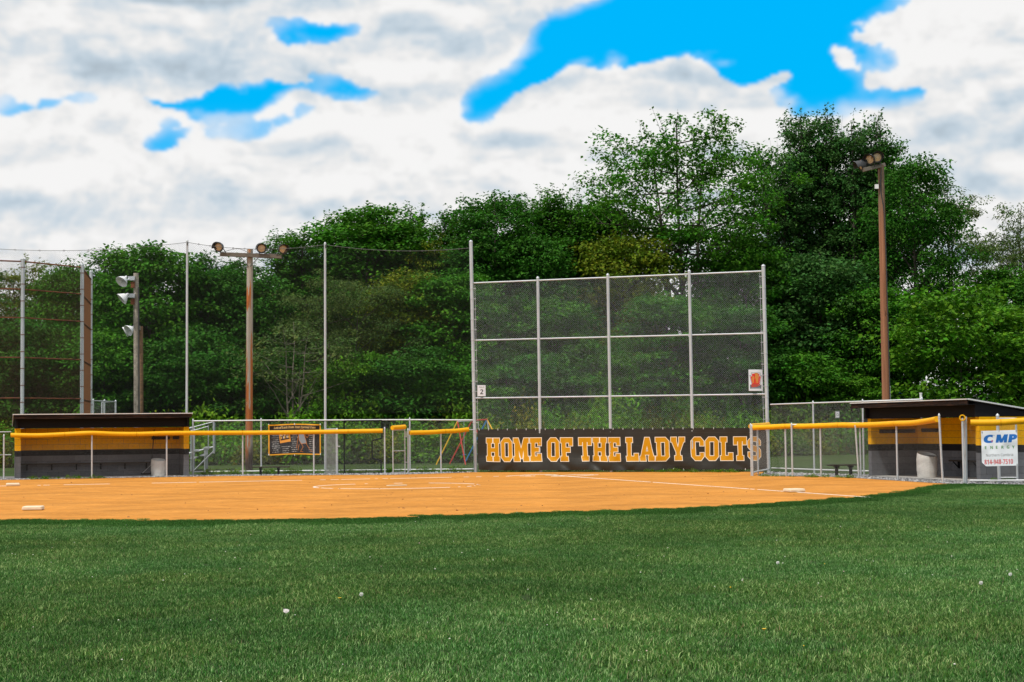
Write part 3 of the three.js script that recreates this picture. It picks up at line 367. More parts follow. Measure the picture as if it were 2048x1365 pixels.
// ------------------------------------------------------------------ netting posts and netting beyond the left fence
for (const [x, z, h, lean, label] of [[-12.72, -66.0, 9.15, 0.03, 'slim steel net post rising behind the right end of left dugout'], [-7.3, -65.85, 8.97, 0.03, 'slim steel net post rising just right of the black team banner']]) { const t = thing('net_post', label, 'post'); part('pole', tube([x, -0.02, z], [x + lean, h, z], 0.05, 12, 0.045), M.steel, t); part('cap', capOn(x + lean, h - 0.01, z, 0.045), M.steel, t); part('pulley', [bx(0.05, 0.12, 0.06, x + 0.05, h - 0.12, z + 0.05)], M.cable, t); }
{ const spans = [[[-24.5, 9.5, -66.8], [-12.7, 9.1, -66.05], 0.42, 'sagging net on a cable over the left dugout'], [[-12.7, 9.1, -66.05], [-7.28, 8.93, -65.9], 0.22, 'sagging net on a cable behind the left wooden light pole'], [[-7.28, 8.93, -65.9], [-1.55, 8.72, -65.62], 0.18, 'sagging net on a cable just left of the backstop']];
  for (const [a, b, sag, label] of spans) { const t = thing('net', label, 'net', [0, 0, 0], 0, 'nets hung between tall posts'); const pts = []; for (let i = 0; i <= 12; i++) { const s = i / 12; pts.push([mix(a[0], b[0], s), mix(a[1], b[1], s) - sag * 4 * s * (1 - s), mix(a[2], b[2], s)]); } part('cable', path(pts, 0.009, 5, 30), M.cable, t); const gs = []; for (let i = 0; i < 12; i++) { const p = pts[i], q = pts[i + 1]; gs.push(chainLink([p[0], p[2] - 0.02], [q[0], q[2] - 0.02], 2.3, 2.3, p[1], q[1], { d: 0.085, r: 0.0019, spikes: false })); } part('netting', mergeGeometries(gs), M.netCord, t, { kind: 'stuff' }); for (let i = 1; i < 12; i++) part('clip', new THREE.TorusGeometry(0.03, 0.006, 4, 8).translate(...pts[i]), M.cable, t); } }

// ------------------------------------------------------------------ dugouts
const blockFull = bx(0.392, 0.199, 0.2), blockHalf = bx(0.192, 0.199, 0.2);
function blockWall(parent, name, from, to, skipJoint) {   // along local x from..to in the wall's own frame (built at z = 0)
  const L = to - from, w = part(name, bx(L - 0.02, 1.855, 0.182, (from + to) / 2, 0.9275, 0), M.mortar, parent); const r = rngOf(Math.round(L * 100) + 7); let first = new Map();
  for (let c = 0; c < 9; c++) { const mats = c < 4 ? M.blockGrey : c < 5 ? M.blockBlack : M.blockYellow; let x = from, half = c % 2; while (x < to - 0.05) { let wd = half ? 0.2 : 0.4; half = 0; if (to - x < wd + 0.05) wd = to - x; const b = new THREE.Mesh(wd > 0.38 && wd < 0.42 ? blockFull : blockHalf, mats[Math.floor(r() * 3)]); if (wd < 0.38 || wd > 0.42) b.scale.x = (wd - 0.008) / 0.192; b.position.set(x + wd / 2, c * 0.207 + 0.1035, 0); b.name = 'block'; b.castShadow = b.receiveShadow = true; w.add(b); x += wd; } }
  return w;
}
function dugout(label, pos, turn, Wd, opts) {
  const t = thing('dugout', label, 'dugout', pos, turn), D = 1.9, [ol, or_] = opts.over, rw = Wd + ol + or_, rc = Wd / 2 + (or_ - ol) / 2;
  blockWall(t, 'back_wall', 0, Wd).position.z = -D + 0.1;
  const l = blockWall(t, 'side_wall', 0, D - 0.2); l.rotation.y = Math.PI / 2; l.position.set(0.1, 0, 0);
  const r = blockWall(t, 'side_wall', 0, D - 0.2); r.rotation.y = Math.PI / 2; r.position.set(Wd - 0.1, 0, 0);
  part('floor', bx(Wd, 0.05, D, Wd / 2, 0.0, -D / 2), std({ color: lin(0.38, 0.37, 0.35), roughness: 0.9 }), t);
  // black timber header, gables and rear plate
  part('header', bx(Wd - 0.004, 0.42, 0.12, Wd / 2, 1.863 + 0.21, -0.06), M.blackPaint, t);
  part('ceiling', bx(Wd - 0.2, 0.02, D - 0.2, Wd / 2, 1.98, -D / 2 - 0.08), M.plywood, t);
  for (const x of [0.05, Wd - 0.05]) { const s = new THREE.Shape([[-0.12, 1.864], [D, 1.864], [D, 1.93], [-0.12, 2.30]].map(([a, b]) => new THREE.Vector2(a, b))); const g = new THREE.ExtrudeGeometry(s, { depth: 0.1, bevelEnabled: false }); g.rotateY(Math.PI / 2); g.translate(x - 0.05, 0, -0.001); part('gable', g, M.blackPaint, t); }
  const a = Math.atan2(0.40, D + 0.75), len = Math.hypot(0.40, D + 0.75);
  const roof = part('roof', [new THREE.BoxGeometry(rw, 0.05, len)], M.felt, t); roof.position.set(rc, 2.155, -D / 2); roof.rotation.x = -a;
  const fz = 0.40, fy = 2.275; part('fascia', bx(rw, 0.15, 0.035, rc, fy, fz), M.fascia, t); part('drip_edge', bx(rw + 0.04, 0.03, 0.07, rc, fy + 0.095, fz + 0.01), M.roofMetal, t); part('soffit', bx(rw - 0.06, 0.02, 0.4, rc, fy - 0.055, fz - 0.2), M.blackPaint, t);
  for (const x of [-ol - 0.018, Wd + or_ + 0.018]) { const g = new THREE.BoxGeometry(0.03, 0.04, len); const m = part('drip_edge', g, M.roofMetal, t); m.rotation.x = -a; m.position.set(x, 2.17, -D / 2); }
  return t;
}
const dl = dugout('left dugout of grey, black and yellow blocks under a flat roof', [-18.24, 0, -62.05], 0.297, 6.3, { over: [0.06, 0.06] });
const dr = dugout('right dugout of grey, black and yellow blocks with its end wall showing', [11.47, 0, -54.75], -1.2605, 6.35, { over: [0.32, 0.06] });
const inD = (d, x, y, z) => { d.updateMatrixWorld(true); const v = d.localToWorld(V(x, y, z)); return [v.x, v.y, v.z]; };
function bench(label, pos, turn, L, h, parts) { const t = thing('bench', label, 'bench', pos, turn); part('seat', rbx(L, 0.045, 0.28, 0.008, 0, h, 0), M.plankDark, t); for (const x of parts) if (L > 3) part('bracket', [bx(0.05, 0.22, 0.05, x, h - 0.13, -0.1), tube([x, h - 0.22, -0.1], [x, h - 0.03, 0.1], 0.018, 6)], M.blackPaint, t); else { part('leg', [bx(0.08, h - 0.02, 0.09, x, (h - 0.02) / 2, 0), bx(0.09, 0.06, 0.26, x, h - 0.05, 0)], M.blackPaint, t); } return t; }
bench('long dark bench against the back wall of the left dugout', inD(dl, 2.55, 0.025, -1.52), 0.297, 4.9, 0.5, [-2.1, -1.2, -0.3, 0.6, 1.5, 2.3]);
bench('dark bench along the back wall of the right dugout', inD(dr, 4.3, 0.025, -1.52), -1.2605, 3.6, 0.5, [-1.6, -0.5, 0.6, 1.6]);
bench('low dark bench between the two left fences below the banner', [-9.25, 0, -64.75], 0.02, 1.42, 0.30, [-0.4, 0.28]);
bench('low dark bench behind the right low fence beside the dugout', [10.8, 0, -55.5], 0.25, 1.05, 0.36, [-0.24, 0.26]);
function barrel(label, pos, r, h, tilt) {
  const t = thing('trash_barrel', label, 'trash barrel', pos); const pts = []; for (let i = 0; i <= 10; i++) { const s = i / 10; pts.push(new THREE.Vector2(r * (0.93 + 0.07 * Math.sin(s * Math.PI)) + ([3, 7].includes(i) ? 0.008 : 0), s * h)); } const body = new THREE.LatheGeometry(pts, 28); const p = body.attributes.position;
  for (let i = 0; i < p.count; i++) { const s = p.getY(i) / h; if (s > 0.75) p.setY(i, p.getY(i) - (s - 0.75) * 4 * tilt * (0.5 + 0.5 * Math.sin(Math.atan2(p.getZ(i), p.getX(i)) + 0.5))); } body.computeVertexNormals();
  part('barrel', body, M.offWhite, t); part('bottom', new THREE.CircleGeometry(r * 0.93, 24).rotateX(-Math.PI / 2).translate(0, 0.01, 0), M.offWhite, t); part('liner', new THREE.CylinderGeometry(r * 0.9, r * 0.86, h * 0.55, 20, 1, true).translate(0, h * 0.56, 0), M.liner, t); t.children.forEach((m) => { m.material = m.material.clone(); m.material.side = THREE.DoubleSide; }); return t;
}
barrel('white plastic trash barrel in the right corner of the left dugout', inD(dl, 5.2, 0.03, -0.42), 0.28, 0.66, 0.10);
barrel('white plastic trash barrel in the right dugout opening', inD(dr, 2.85, 0.03, -0.40), 0.31, 0.80, 0.16);
function hooks(label, d, x0, x1, y, z, along) { const t = thing('hook_rail', label, 'hook rail'); const a = along ? inD(d, x0, y, z) : inD(d, x0, y, z), b = along ? inD(d, x1, y, z) : inD(d, x0, y, x1); const L = Math.hypot(b[0] - a[0], b[2] - a[2]), ry = Math.atan2(-(b[2] - a[2]), b[0] - a[0]); t.position.set((a[0] + b[0]) / 2, y, (a[2] + b[2]) / 2); t.rotation.y = ry; part('board', bx(L, 0.12, 0.03), M.plankDark, t); for (let i = 0; i < Math.floor(L / 0.17); i++) part('hook', [tube([-L / 2 + 0.1 + i * 0.17, 0.02, 0.02], [-L / 2 + 0.1 + i * 0.17, -0.01, 0.07], 0.006, 5), tube([-L / 2 + 0.1 + i * 0.17, -0.01, 0.07], [-L / 2 + 0.1 + i * 0.17, 0.03, 0.085], 0.006, 5)], M.blackPaint, t); return t; }
hooks('dark hook board on the back wall in the left dugout', dl, 5.05, 5.75, 1.45, -1.68, true);
hooks('short dark hook board beside the corner in the left dugout', dl, 5.85, 6.1, 1.45, -1.68, true);
hooks('long dark hook board on the far end wall of right dugout', dr, 0.22, -1.6, 1.45, -0.3, false);
hooks('short dark hook board on the back wall of right dugout', dr, 0.5, 1.6, 1.47, -1.68, true);
{ const p = inD(dl, 5.0, 0.03, -1.4), t = thing('rake', 'infield rake leaning upright in the left dugout beside the barrel', 'rake', p); part('handle', tube([0.02, 0.05, 0.1], [0.1, 1.75, -0.15], 0.018, 8), M.blackPaint, t); part('head', [bx(0.7, 0.05, 0.05, 0, 0.06, 0.12)], M.blackPaint, t); part('brace', [tube([-0.3, 0.08, 0.12], [0.03, 0.4, 0.08], 0.01, 6), tube([0.3, 0.08, 0.12], [0.03, 0.4, 0.08], 0.01, 6)], M.steel, t); }
{ const p = inD(dr, 6.5, 0, -1.0); }
console.log('dugouts done');

// ------------------------------------------------------------------ banners and signs
const GL = {
  H: [[[0, 0], [.47, 0], [.47, .22], [.38, .22], [.38, .42], [.62, .42], [.62, .22], [.53, .22], [.53, 0], [1, 0], [1, .22], [.92, .22], [.92, .78], [1, .78], [1, 1], [.53, 1], [.53, .78], [.62, .78], [.62, .6], [.38, .6], [.38, .78], [.47, .78], [.47, 1], [0, 1], [0, .78], [.08, .78], [.08, .22], [0, .22]]],
  O: [[[.26, 0], [.74, 0], [1, .17], [1, .83], [.74, 1], [.26, 1], [0, .83], [0, .17]], [[.34, .2], [.34, .8], [.66, .8], [.66, .2]]],
  M: [[[0, 0], [.33, 0], [.5, .44], [.67, 0], [1, 0], [1, .22], [.92, .22], [.92, .78], [1, .78], [1, 1], [.6, 1], [.6, .86], [.64, .78], [.64, .58], [.55, .88], [.45, .88], [.36, .58], [.36, .78], [.4, .86], [.4, 1], [0, 1], [0, .78], [.08, .78], [.08, .22], [0, .22]]],
  E: [[[0, 0], [1, 0], [1, .34], [.68, .34], [.68, .22], [.44, .22], [.44, .41], [.8, .41], [.8, .6], [.44, .6], [.44, .78], [.62, .78], [.62, .67], [1, .67], [1, 1], [0, 1], [0, .78], [.1, .78], [.1, .22], [0, .22]]],
  F: [[[0, 0], [1, 0], [1, .35], [.68, .35], [.68, .22], [.44, .22], [.44, .41], [.8, .41], [.8, .62], [.44, .62], [.44, .79], [.6, .79], [.6, 1], [0, 1], [0, .78], [.1, .78], [.1, .22], [0, .22]]],
  T: [[[0, 0], [1, 0], [1, .34], [.7, .34], [.7, .2], [.66, .2], [.66, .79], [.78, .79], [.78, 1], [.22, 1], [.22, .79], [.34, .79], [.34, .2], [.3, .2], [.3, .34], [0, .34]]],
  L: [[[0, 0], [.54, 0], [.54, .22], [.42, .22], [.42, .79], [.64, .79], [.64, .67], [1, .67], [1, 1], [0, 1], [0, .79], [.1, .79], [.1, .22], [0, .22]]],
  A: [[[.34, 0], [.66, 0], [.93, .79], [1, .79], [1, 1], [.58, 1], [.58, .8], [.64, .74], [.36, .74], [.42, .8], [.42, 1], [0, 1], [0, .79], [.07, .79]], [[.5, .38], [.43, .58], [.57, .58]]],
  D: [[[0, 0], [.74, 0], [1, .17], [1, .83], [.74, 1], [0, 1], [0, .79], [.1, .79], [.1, .21], [0, .21]], [[.4, .21], [.4, .79], [.68, .79], [.68, .21]]],
  Y: [[[0, 0], [.42, 0], [.42, .2], [.5, .42], [.58, .2], [.58, 0], [1, 0], [1, .21], [.92, .21], [.65, .64], [.65, .79], [.76, .79], [.76, 1], [.24, 1], [.24, .79], [.35, .79], [.35, .64], [.08, .21], [0, .21]]],
  C: [[[.26, 0], [.74, 0], [1, .17], [1, .38], [.68, .38], [.68, .2], [.34, .2], [.34, .8], [.68, .8], [.68, .66], [1, .66], [1, .83], [.74, 1], [.26, 1], [0, .83], [0, .17]]],
  S: [[[.26, 0], [.74, 0], [1, .17], [1, .36], [.68, .36], [.68, .2], [.34, .2], [.34, .36], [.78, .42], [1, .56], [1, .83], [.74, 1], [.26, 1], [0, .83], [0, .64], [.32, .64], [.32, .8], [.66, .8], [.66, .64], [.22, .58], [0, .44], [0, .17]]],
};
const LETTERS = [['H', .0295, .0798], ['O', .0816, .1245], ['M', .1263, .1849], ['E', .1859, .2295], ['O', .2478, .2924], ['F', .2938, .3397], ['T', .3569, .4047], ['H', .4064, .4568], ['E', .4596, .5034], ['L', .5202, .5655], ['A', .5672, .6196], ['D', .6196, .6687], ['Y', .6717, .7218], ['C', .739, .7855], ['O', .7867, .8328], ['L', .8351, .8796], ['T', .8789, .9242], ['S', .9258, .9699]];
{
  const map = canvasTex(2048, 288, (c, w, h) => {
    c.fillStyle = '#2f2d28'; c.fillRect(0, 0, w, h); const r = rngOf(4);
    for (let i = 0; i < 900; i++) { c.fillStyle = `rgba(${r() < 0.5 ? '95,90,80' : '35,33,30'},${0.04 + r() * 0.05})`; c.fillRect(r() * w, r() * h, 10 + r() * 160, 1 + r() * 5); }
    c.fillStyle = 'rgba(70,66,58,0.7)'; for (const y of [30, 118, 206]) c.fillRect(0, y, w, 2);
    const y0 = 0.215 * h, y1 = 0.785 * h; c.lineJoin = 'miter';
    for (const pass of [0, 1]) for (const [ch, a, b] of LETTERS) { const X0 = a * w / 0.995 + 4, X1 = b * w / 0.995 - 2; c.beginPath(); for (const poly of GL[ch]) { poly.forEach(([x, y], i) => { const px = mix(X0, X1, x), py = mix(y0, y1, y); i ? c.lineTo(px, py) : c.moveTo(px, py); }); c.closePath(); } if (!pass) { c.strokeStyle = '#e8dfd2'; c.lineWidth = 6.5; c.stroke(); } else { c.fillStyle = '#c88c02'; c.fill('evenodd'); c.strokeStyle = '#e8dfd2'; c.lineWidth = 2; c.stroke(); } }
    for (let i = 0; i < 260; i++) { c.fillStyle = `rgba(60,50,30,${0.03 + r() * 0.06})`; c.fillRect(r() * w, r() * h, 20 + r() * 90, 1.5); }
  });
  const NX = 220, NY = 26, g = new THREE.PlaneGeometry(1, 1, NX, NY), p = g.attributes.position, uv = g.attributes.uv;
  for (let i = 0; i < p.count; i++) {
    const s = uv.getX(i), v = uv.getY(i), [x, z] = onB(mix(0.006, 0.995, s)), sw = s * 11.5;
    const low = sstep(0.5, 0.02, v), fold = Math.abs(noise3(sw * 0.9 + v * 1.8, v * 1.1, 3)) * 0.16 * low + noise3(sw * 2.2 - v * 3, v * 2.4, 6) * 0.035 * (0.35 + low) + noise3(sw * 6, v * 5, 9) * 0.012 + Math.pow(Math.max(0, noise3(sw * 0.5 + v * 0.9, v * 0.6, 14)), 2) * 0.10 + 0.02 * sstep(0.78, 1, v) * noise3(sw * 1.7, v * 3, 30);
    const o = 0.075 + fold, y = mix(0.085 + noise3(sw * 1.1, 1, 1) * 0.025, mix(1.655, 1.60, s), v) ; p.setXYZ(i, x + 0.3485 * o, y, z + 0.9373 * o);
  }
  g.computeVertexNormals();
  const t = thing('banner', 'long dark banner with gold block lettering along the backstop foot', 'banner'); part('cloth', g, matte({ map, roughness: 0.42, specularIntensity: 0.5, side: THREE.DoubleSide }), t);
  for (let i = 0; i < 30; i++) for (const y of [0.10, mix(1.645, 1.595, i / 29)]) { const [x, z] = onB(mix(0.012, 0.985, i / 29), 0.09); part('tie', bx(0.018, 0.07, 0.02, x, y, z), M.white, t); }
}
function panelSign(name, label, pos, turn, w, h, draw, px, kind = 'sign', mat = {}) {
  const t = thing(name, label, kind, pos, turn); part('panel', rbx(w, h, 0.012, 0.004), M.white, t); const f = part('face', new THREE.PlaneGeometry(w * 0.985, h * 0.985).translate(0, 0, 0.009), std({ map: canvasTex(px, Math.round(px * h / w), draw), roughness: 0.55, ...mat }), t); return t;
}
const faceB = Math.atan2(0.3485, 0.9373);
{ const [x, z] = onB(0.0215, 0.10); panelSign('field_sign', 'small white sign reading FIELD 2 on the backstop', [x, 3.14, z], faceB, 0.33, 0.43, (c, w, h) => { c.fillStyle = '#e6eaf2'; c.fillRect(0, 0, w, h); c.fillStyle = '#17181a'; c.textAlign = 'center'; c.textBaseline = 'middle'; c.font = `${h * 0.19}px sans-serif`; c.fillText('FIELD', w / 2, h * 0.19, w * 0.86); c.font = `bold ${h * 0.62}px sans-serif`; c.fillText('2', w / 2, h * 0.61); }, 256); }
{ const [x, z] = onB(0.9555, 0.10); panelSign('keystone_sign', 'white sign with red and orange keystone emblem on the backstop', [x, 3.33, z], faceB, 0.57, 0.78, (c, w, h) => {
    c.fillStyle = '#e9ebf0'; c.fillRect(0, 0, w, h); const P = (L) => { c.beginPath(); L.forEach(([a, b], i) => (i ? c.lineTo(a * w, b * h) : c.moveTo(a * w, b * h))); c.closePath(); };
    P([[.18, .15], [.84, .15], [.84, .27], [.93, .27], [.8, .72], [.22, .72], [.07, .27], [.18, .27]]); c.fillStyle = '#e9ebf0'; c.fill(); c.strokeStyle = '#4a5358'; c.lineWidth = w * 0.025; c.stroke();
    P([[.23, .19], [.78, .19], [.78, .31], [.88, .31], [.76, .72], [.25, .72], [.12, .31], [.23, .31]]); c.fillStyle = '#e52a22'; c.fill();
    c.fillStyle = '#e08d3c'; P([[.40, .16], [.66, .16], [.68, .24], [.74, .30], [.70, .42], [.68, .64], [.60, .64], [.57, .5], [.56, .64], [.50, .64], [.50, .44], [.42, .36], [.48, .26]]); c.fill();
    P([[.27, .30], [.34, .28], [.38, .36], [.42, .42], [.37, .46], [.38, .64], [.33, .64], [.31, .52], [.29, .64], [.24, .64], [.25, .46], [.21, .42], [.25, .36]]); c.fill();
    P([[.08, .70], [.16, .72], [.88, .72], [.92, .70], [.90, .90], [.09, .90]]); c.fillStyle = '#5f666e'; c.fill(); c.fillStyle = '#d24a3c'; P([[.16, .70], [.24, .67], [.78, .67], [.84, .73], [.6, .80], [.2, .84]]); c.fill(); c.strokeStyle = '#8a5d40'; c.lineWidth = 3; c.beginPath(); for (let i = 0; i < 9; i++) { c.moveTo((.26 + i * .055) * w, .79 * h); c.quadraticCurveTo((.30 + i * .055) * w, .66 * h, (.32 + i * .055) * w, .77 * h); } c.stroke(); c.fillStyle = '#dfe3e8'; for (let i = 0; i < 13; i++) c.fillRect((.16 + i * .053) * w, .855 * h, w * .032, h * .03);
  }, 256); }
{ // team banner with its yellow border
  const map = canvasTex(1024, 600, (c, w, h) => { c.fillStyle = '#15171c'; c.fillRect(0, 0, w, h); c.strokeStyle = '#f0a81e'; c.lineWidth = 26; c.strokeRect(10, 10, w - 20, h - 20);
    c.font = `italic bold 62px serif`; c.fillStyle = '#efc67a'; c.textAlign = 'center'; c.fillText('Lots of Luck from Your Forever Fans', w / 2, 86, w * 0.8);
    const r = rngOf(12); c.fillStyle = '#c9c7c2'; const col = (x, wd, y0, y1) => { for (let y = y0; y < y1; y += 40) { const L = wd * (0.55 + r() * 0.4); let q = x + (wd - L) / 2; while (q < x + (wd + L) / 2) { const k = 7 + r() * 14; c.globalAlpha = 0.55 + r() * 0.4; c.fillRect(q, y + r() * 5, k, 11 + r() * 8); q += k + 4 + r() * 5; } } c.globalAlpha = 1; };
    col(60, 170, 130, 560); col(440, 130, 130, 540); col(770, 150, 130, 560); col(250, 170, 430, 560);
    c.save(); c.translate(320, 250); c.rotate(-0.13); c.fillStyle = '#e89a35'; c.fillRect(-105, -105, 210, 215); c.fillStyle = '#241c1a'; c.fillRect(-88, -92, 176, 150); for (let i = 0; i < 14; i++) { c.fillStyle = ['#d8c8bc', '#e9c15a', '#6b4038'][i % 3]; c.fillRect(-80 + (i % 7) * 23, -70 + Math.floor(i / 7) * 55, 17, 44); } c.restore();
    c.lineWidth = 8; c.strokeStyle = '#c87422'; c.fillStyle = '#8f949a'; c.beginPath(); c.moveTo(590, 200); c.lineTo(690, 190); c.lineTo(735, 330); c.lineTo(745, 380); c.lineTo(640, 390); c.lineTo(600, 320); c.closePath(); c.fill(); c.stroke(); c.beginPath(); c.arc(655, 140, 42, 0, TAU); c.stroke(); c.beginPath(); c.moveTo(690, 200); c.lineTo(760, 270); c.lineTo(800, 200); c.moveTo(590, 210); c.lineTo(570, 330); c.lineTo(550, 480); c.moveTo(645, 392); c.lineTo(680, 450); c.lineTo(630, 540); c.lineTo(680, 545); c.moveTo(735, 380); c.lineTo(790, 470); c.lineTo(840, 535); c.lineTo(865, 530); c.moveTo(600, 400); c.lineTo(580, 520); c.stroke(); });
  const g = new THREE.PlaneGeometry(2.03, 1.19, 50, 24), p = g.attributes.position; for (let i = 0; i < p.count; i++) { const x = p.getX(i), y = p.getY(i); p.setZ(i, 0.03 * noise3(x * 2 + y * 1.5, y * 2, 2) + 0.035 * sstep(0.15, 0.55, y) * Math.sin((x - y) * 7) * sstep(0.2, 1, Math.abs(x))); p.setY(i, y + 0.015 * Math.cos(x * 3)); } g.computeVertexNormals();
  const t = thing('team_banner', 'black team banner with yellow border hung on the left fence', 'banner', [-8.48, 1.335, -65.75], 0.02); part('cloth', g, std({ map, roughness: 0.35, side: THREE.DoubleSide }), t); for (const [x, y] of [[-1, 0.58], [0, 0.6], [1, 0.58], [-1, -0.58], [1, -0.58], [0, -0.6]]) part('tie', bx(0.03, 0.06, 0.03, x, y, 0), M.white, t); }
{ // white fabric sign with blue, green, black and red lettering
  const map = canvasTex(768, 790, (c, w, h) => { c.fillStyle = '#dde2e8'; c.fillRect(0, 0, w, h); c.textBaseline = 'alphabetic'; const txt = (s, x, y, f, col, mw, skew = 0, sx = 1, sy = 1) => { c.save(); c.translate(x, y); c.transform(1, 0, skew, 1, 0, 0); c.scale(sx, sy); c.font = f; c.fillStyle = col; c.textAlign = 'left'; c.fillText(s, 0, 0, mw); c.restore(); };
    const blue = '#0f66b8'; for (const [s, x, wd] of [['C', 34, 215], ['M', 292, 262], ['P', 555, 190]]) { c.save(); c.translate(x, 262); c.transform(1, 0, -0.18, 1, 0, 0); c.font = 'bold 225px sans-serif'; const m = c.measureText(s).width; c.scale(wd / m, 1.0); c.fillStyle = blue; c.strokeStyle = blue; c.lineWidth = 20; c.lineJoin = 'miter'; c.fillText(s, 0, 0); c.strokeText(s, 0, 0); c.restore(); }
    c.fillStyle = '#dde2e8'; c.beginPath(); c.moveTo(262, 100); c.quadraticCurveTo(330, 190, 280, 275); c.lineTo(240, 275); c.quadraticCurveTo(280, 190, 240, 120); c.closePath(); c.fill(); c.fillStyle = '#c8402a'; c.beginPath(); c.moveTo(232, 200); c.quadraticCurveTo(250, 235, 226, 258); c.quadraticCurveTo(208, 238, 232, 200); c.fill();
    'ENERGY'.split('').forEach((s, i) => txt(s, 62 + i * 118, 408, 'bold 92px sans-serif', '#2f7d2c', 74));
    txt('Northern Cambria', 86, 575, '82px sans-serif', '#4a4a4e', 590); c.save(); c.translate(52, 748); c.scale(1, 1.45); c.font = 'bold 100px sans-serif'; c.fillStyle = '#c5161d'; c.fillText('814-948-7510', 0, 0, 665); c.restore(); });
  const g = new THREE.PlaneGeometry(0.95, 0.97, 36, 36), p = g.attributes.position, uv = g.attributes.uv; for (let i = 0; i < p.count; i++) { let x = p.getX(i), y = p.getY(i); const c = Math.max(0, -x - y - 0.85); x += c * 0.55; y += c * 0.5 + 0.02 * x; p.setXYZ(i, x, y, 0.012 * noise3(x * 5, y * 5, 4) + 0.02 * noise3(x * 2 + y * 2, y * 2, 7) + c * 0.3); } g.computeVertexNormals();
  const t = thing('sponsor_sign', 'white fabric sign with blue, green and red lettering on right fence', 'sign', [13.31, 0.985, -46.38], -0.22); part('cloth', g, std({ map, roughness: 0.5, side: THREE.DoubleSide }), t); for (const [x, y] of [[-0.45, 0.45], [0.45, 0.46], [0, 0.46], [0.45, -0.46], [0, -0.46]]) part('tie', bx(0.015, 0.05, 0.03, x, y + 0.02 * x, 0), M.cable, t); }
panelSign('notice_sign', 'small white notice hung high on the tall right fence', [10.98, 2.02, -57.25], 0.35, 0.16, 0.23, (c, w, h) => { c.fillStyle = '#d6dadd'; c.fillRect(0, 0, w, h); c.strokeStyle = '#333'; c.lineWidth = 10; c.strokeRect(8, 8, w - 16, h - 16); c.beginPath(); c.arc(w / 2, h / 2, w * 0.24, 0, TAU); c.stroke(); }, 128);
console.log('signs done');

// ------------------------------------------------------------------ light poles
const poleMapL = (() => { const t = canvasTex(256, 2048, (c, w, h) => { const img = c.createImageData(w, h), d = img.data; for (let j = 0; j < h; j++) for (let i = 0; i < w; i++) { const u = i / w, y = 1 - j / h, n = fbm(u * 34, y * 6, 2, 4), b = fbm(u * 5 + 3, y * 9, 6, 4), st = sstep(0.0, 0.3, b * 1.3 + n * 0.5 + sstep(0.72, 0.45, y) * 0.55 - 0.16) * 0.95, dk = sstep(0.13, 0.04, y + b * 0.05); let r = 0.66 + n * 0.14, g = 0.63 + n * 0.13, bb = 0.585 + n * 0.12; r = mix(r, 0.66 + n * 0.16, st); g = mix(g, 0.37 + n * 0.12, st); bb = mix(bb, 0.15 + n * 0.06, st); r = mix(r, 0.20, dk); g = mix(g, 0.13, dk); bb = mix(bb, 0.09, dk); const k = (j * w + i) * 4; d[k] = r * 255; d[k + 1] = g * 255; d[k + 2] = bb * 255; d[k + 3] = 255; } c.putImageData(img, 0, 0); }); return t; })();
const poleMapR = canvasTex(256, 2048, (c, w, h) => { const img = c.createImageData(w, h), d = img.data; for (let j = 0; j < h; j++) for (let i = 0; i < w; i++) { const u = i / w, y = 1 - j / h, n = fbm(u * 40, y * 7, 2, 4), b = fbm(u * 6 + 3, y * 14, 6, 4), gr = sstep(0.72, 0.92, y + b * 0.12); let r = mix(0.58, 0.47, gr) + n * 0.15, g = mix(0.395, 0.39, gr) + n * 0.12, bb = mix(0.285, 0.32, gr) + n * 0.1; if (b > 0.5) { r *= 0.7; g *= 0.65; bb *= 0.65; } const k = (j * w + i) * 4; d[k] = r * 255; d[k + 1] = g * 255; d[k + 2] = bb * 255; d[k + 3] = 255; } c.putImageData(img, 0, 0); });
const faceTo = (o, dir) => o.quaternion.setFromUnitVectors(V(0, 0, 1), V(...dir).normalize());
function floodlight(t, pos, dir, r, foot, tag) {
  const f = new THREE.Group(); f.name = 'floodlight'; f.position.set(...pos); const d = V(...dir).normalize(); f.lookAt(V(...pos).add(d)); t.add(f);
  const body = new THREE.LatheGeometry([[0, -1.3], [0.55, -1.28], [0.62, -0.9], [0.85, -0.75], [0.98, -0.1], [1.05, 0], [1.05, 0.12], [0.8, 0.12], [0.78, 0.02]].map(([a, b]) => new THREE.Vector2(a * r, b * r)), 20); body.rotateX(Math.PI / 2); part('housing', body, M.lampBody, f); part('lens', new THREE.SphereGeometry(r * 2.1, 20, 6, 0, TAU, 0, 0.395).rotateX(Math.PI / 2).translate(0, 0, -r * 1.95), M.lens, f);
  const vis = new THREE.CylinderGeometry(r * 1.18, r * 1.07, r * 0.95, 20, 1, true, -1.75, 3.5); vis.rotateX(Math.PI / 2); vis.rotateZ(Math.PI); vis.translate(0, 0, r * 0.5); const m = part('visor', vis, M.lampBody, f); m.material = m.material.clone(); m.material.side = THREE.DoubleSide;
  part('sticker', bx(r * 0.5, r * 0.03, r * 0.34, 0, r * 0.98, -r * 0.35), M.white, f); part('sticker_mark', bx(r * 0.2, r * 0.03, r * 0.14, 0, r * 1.005, -r * 0.35), M.red, f);
  if (foot) part('bracket', [tube([pos[0] - r * 0.75, pos[1], pos[2]], [foot[0] - r * 0.5, foot[1], foot[2]], 0.02, 6), tube([pos[0] + r * 0.75, pos[1], pos[2]], [foot[0] + r * 0.5, foot[1], foot[2]], 0.02, 6), tube([foot[0] - r * 0.5, foot[1], foot[2]], [foot[0] + r * 0.5, foot[1], foot[2]], 0.02, 6)], M.lampBody, t);
}
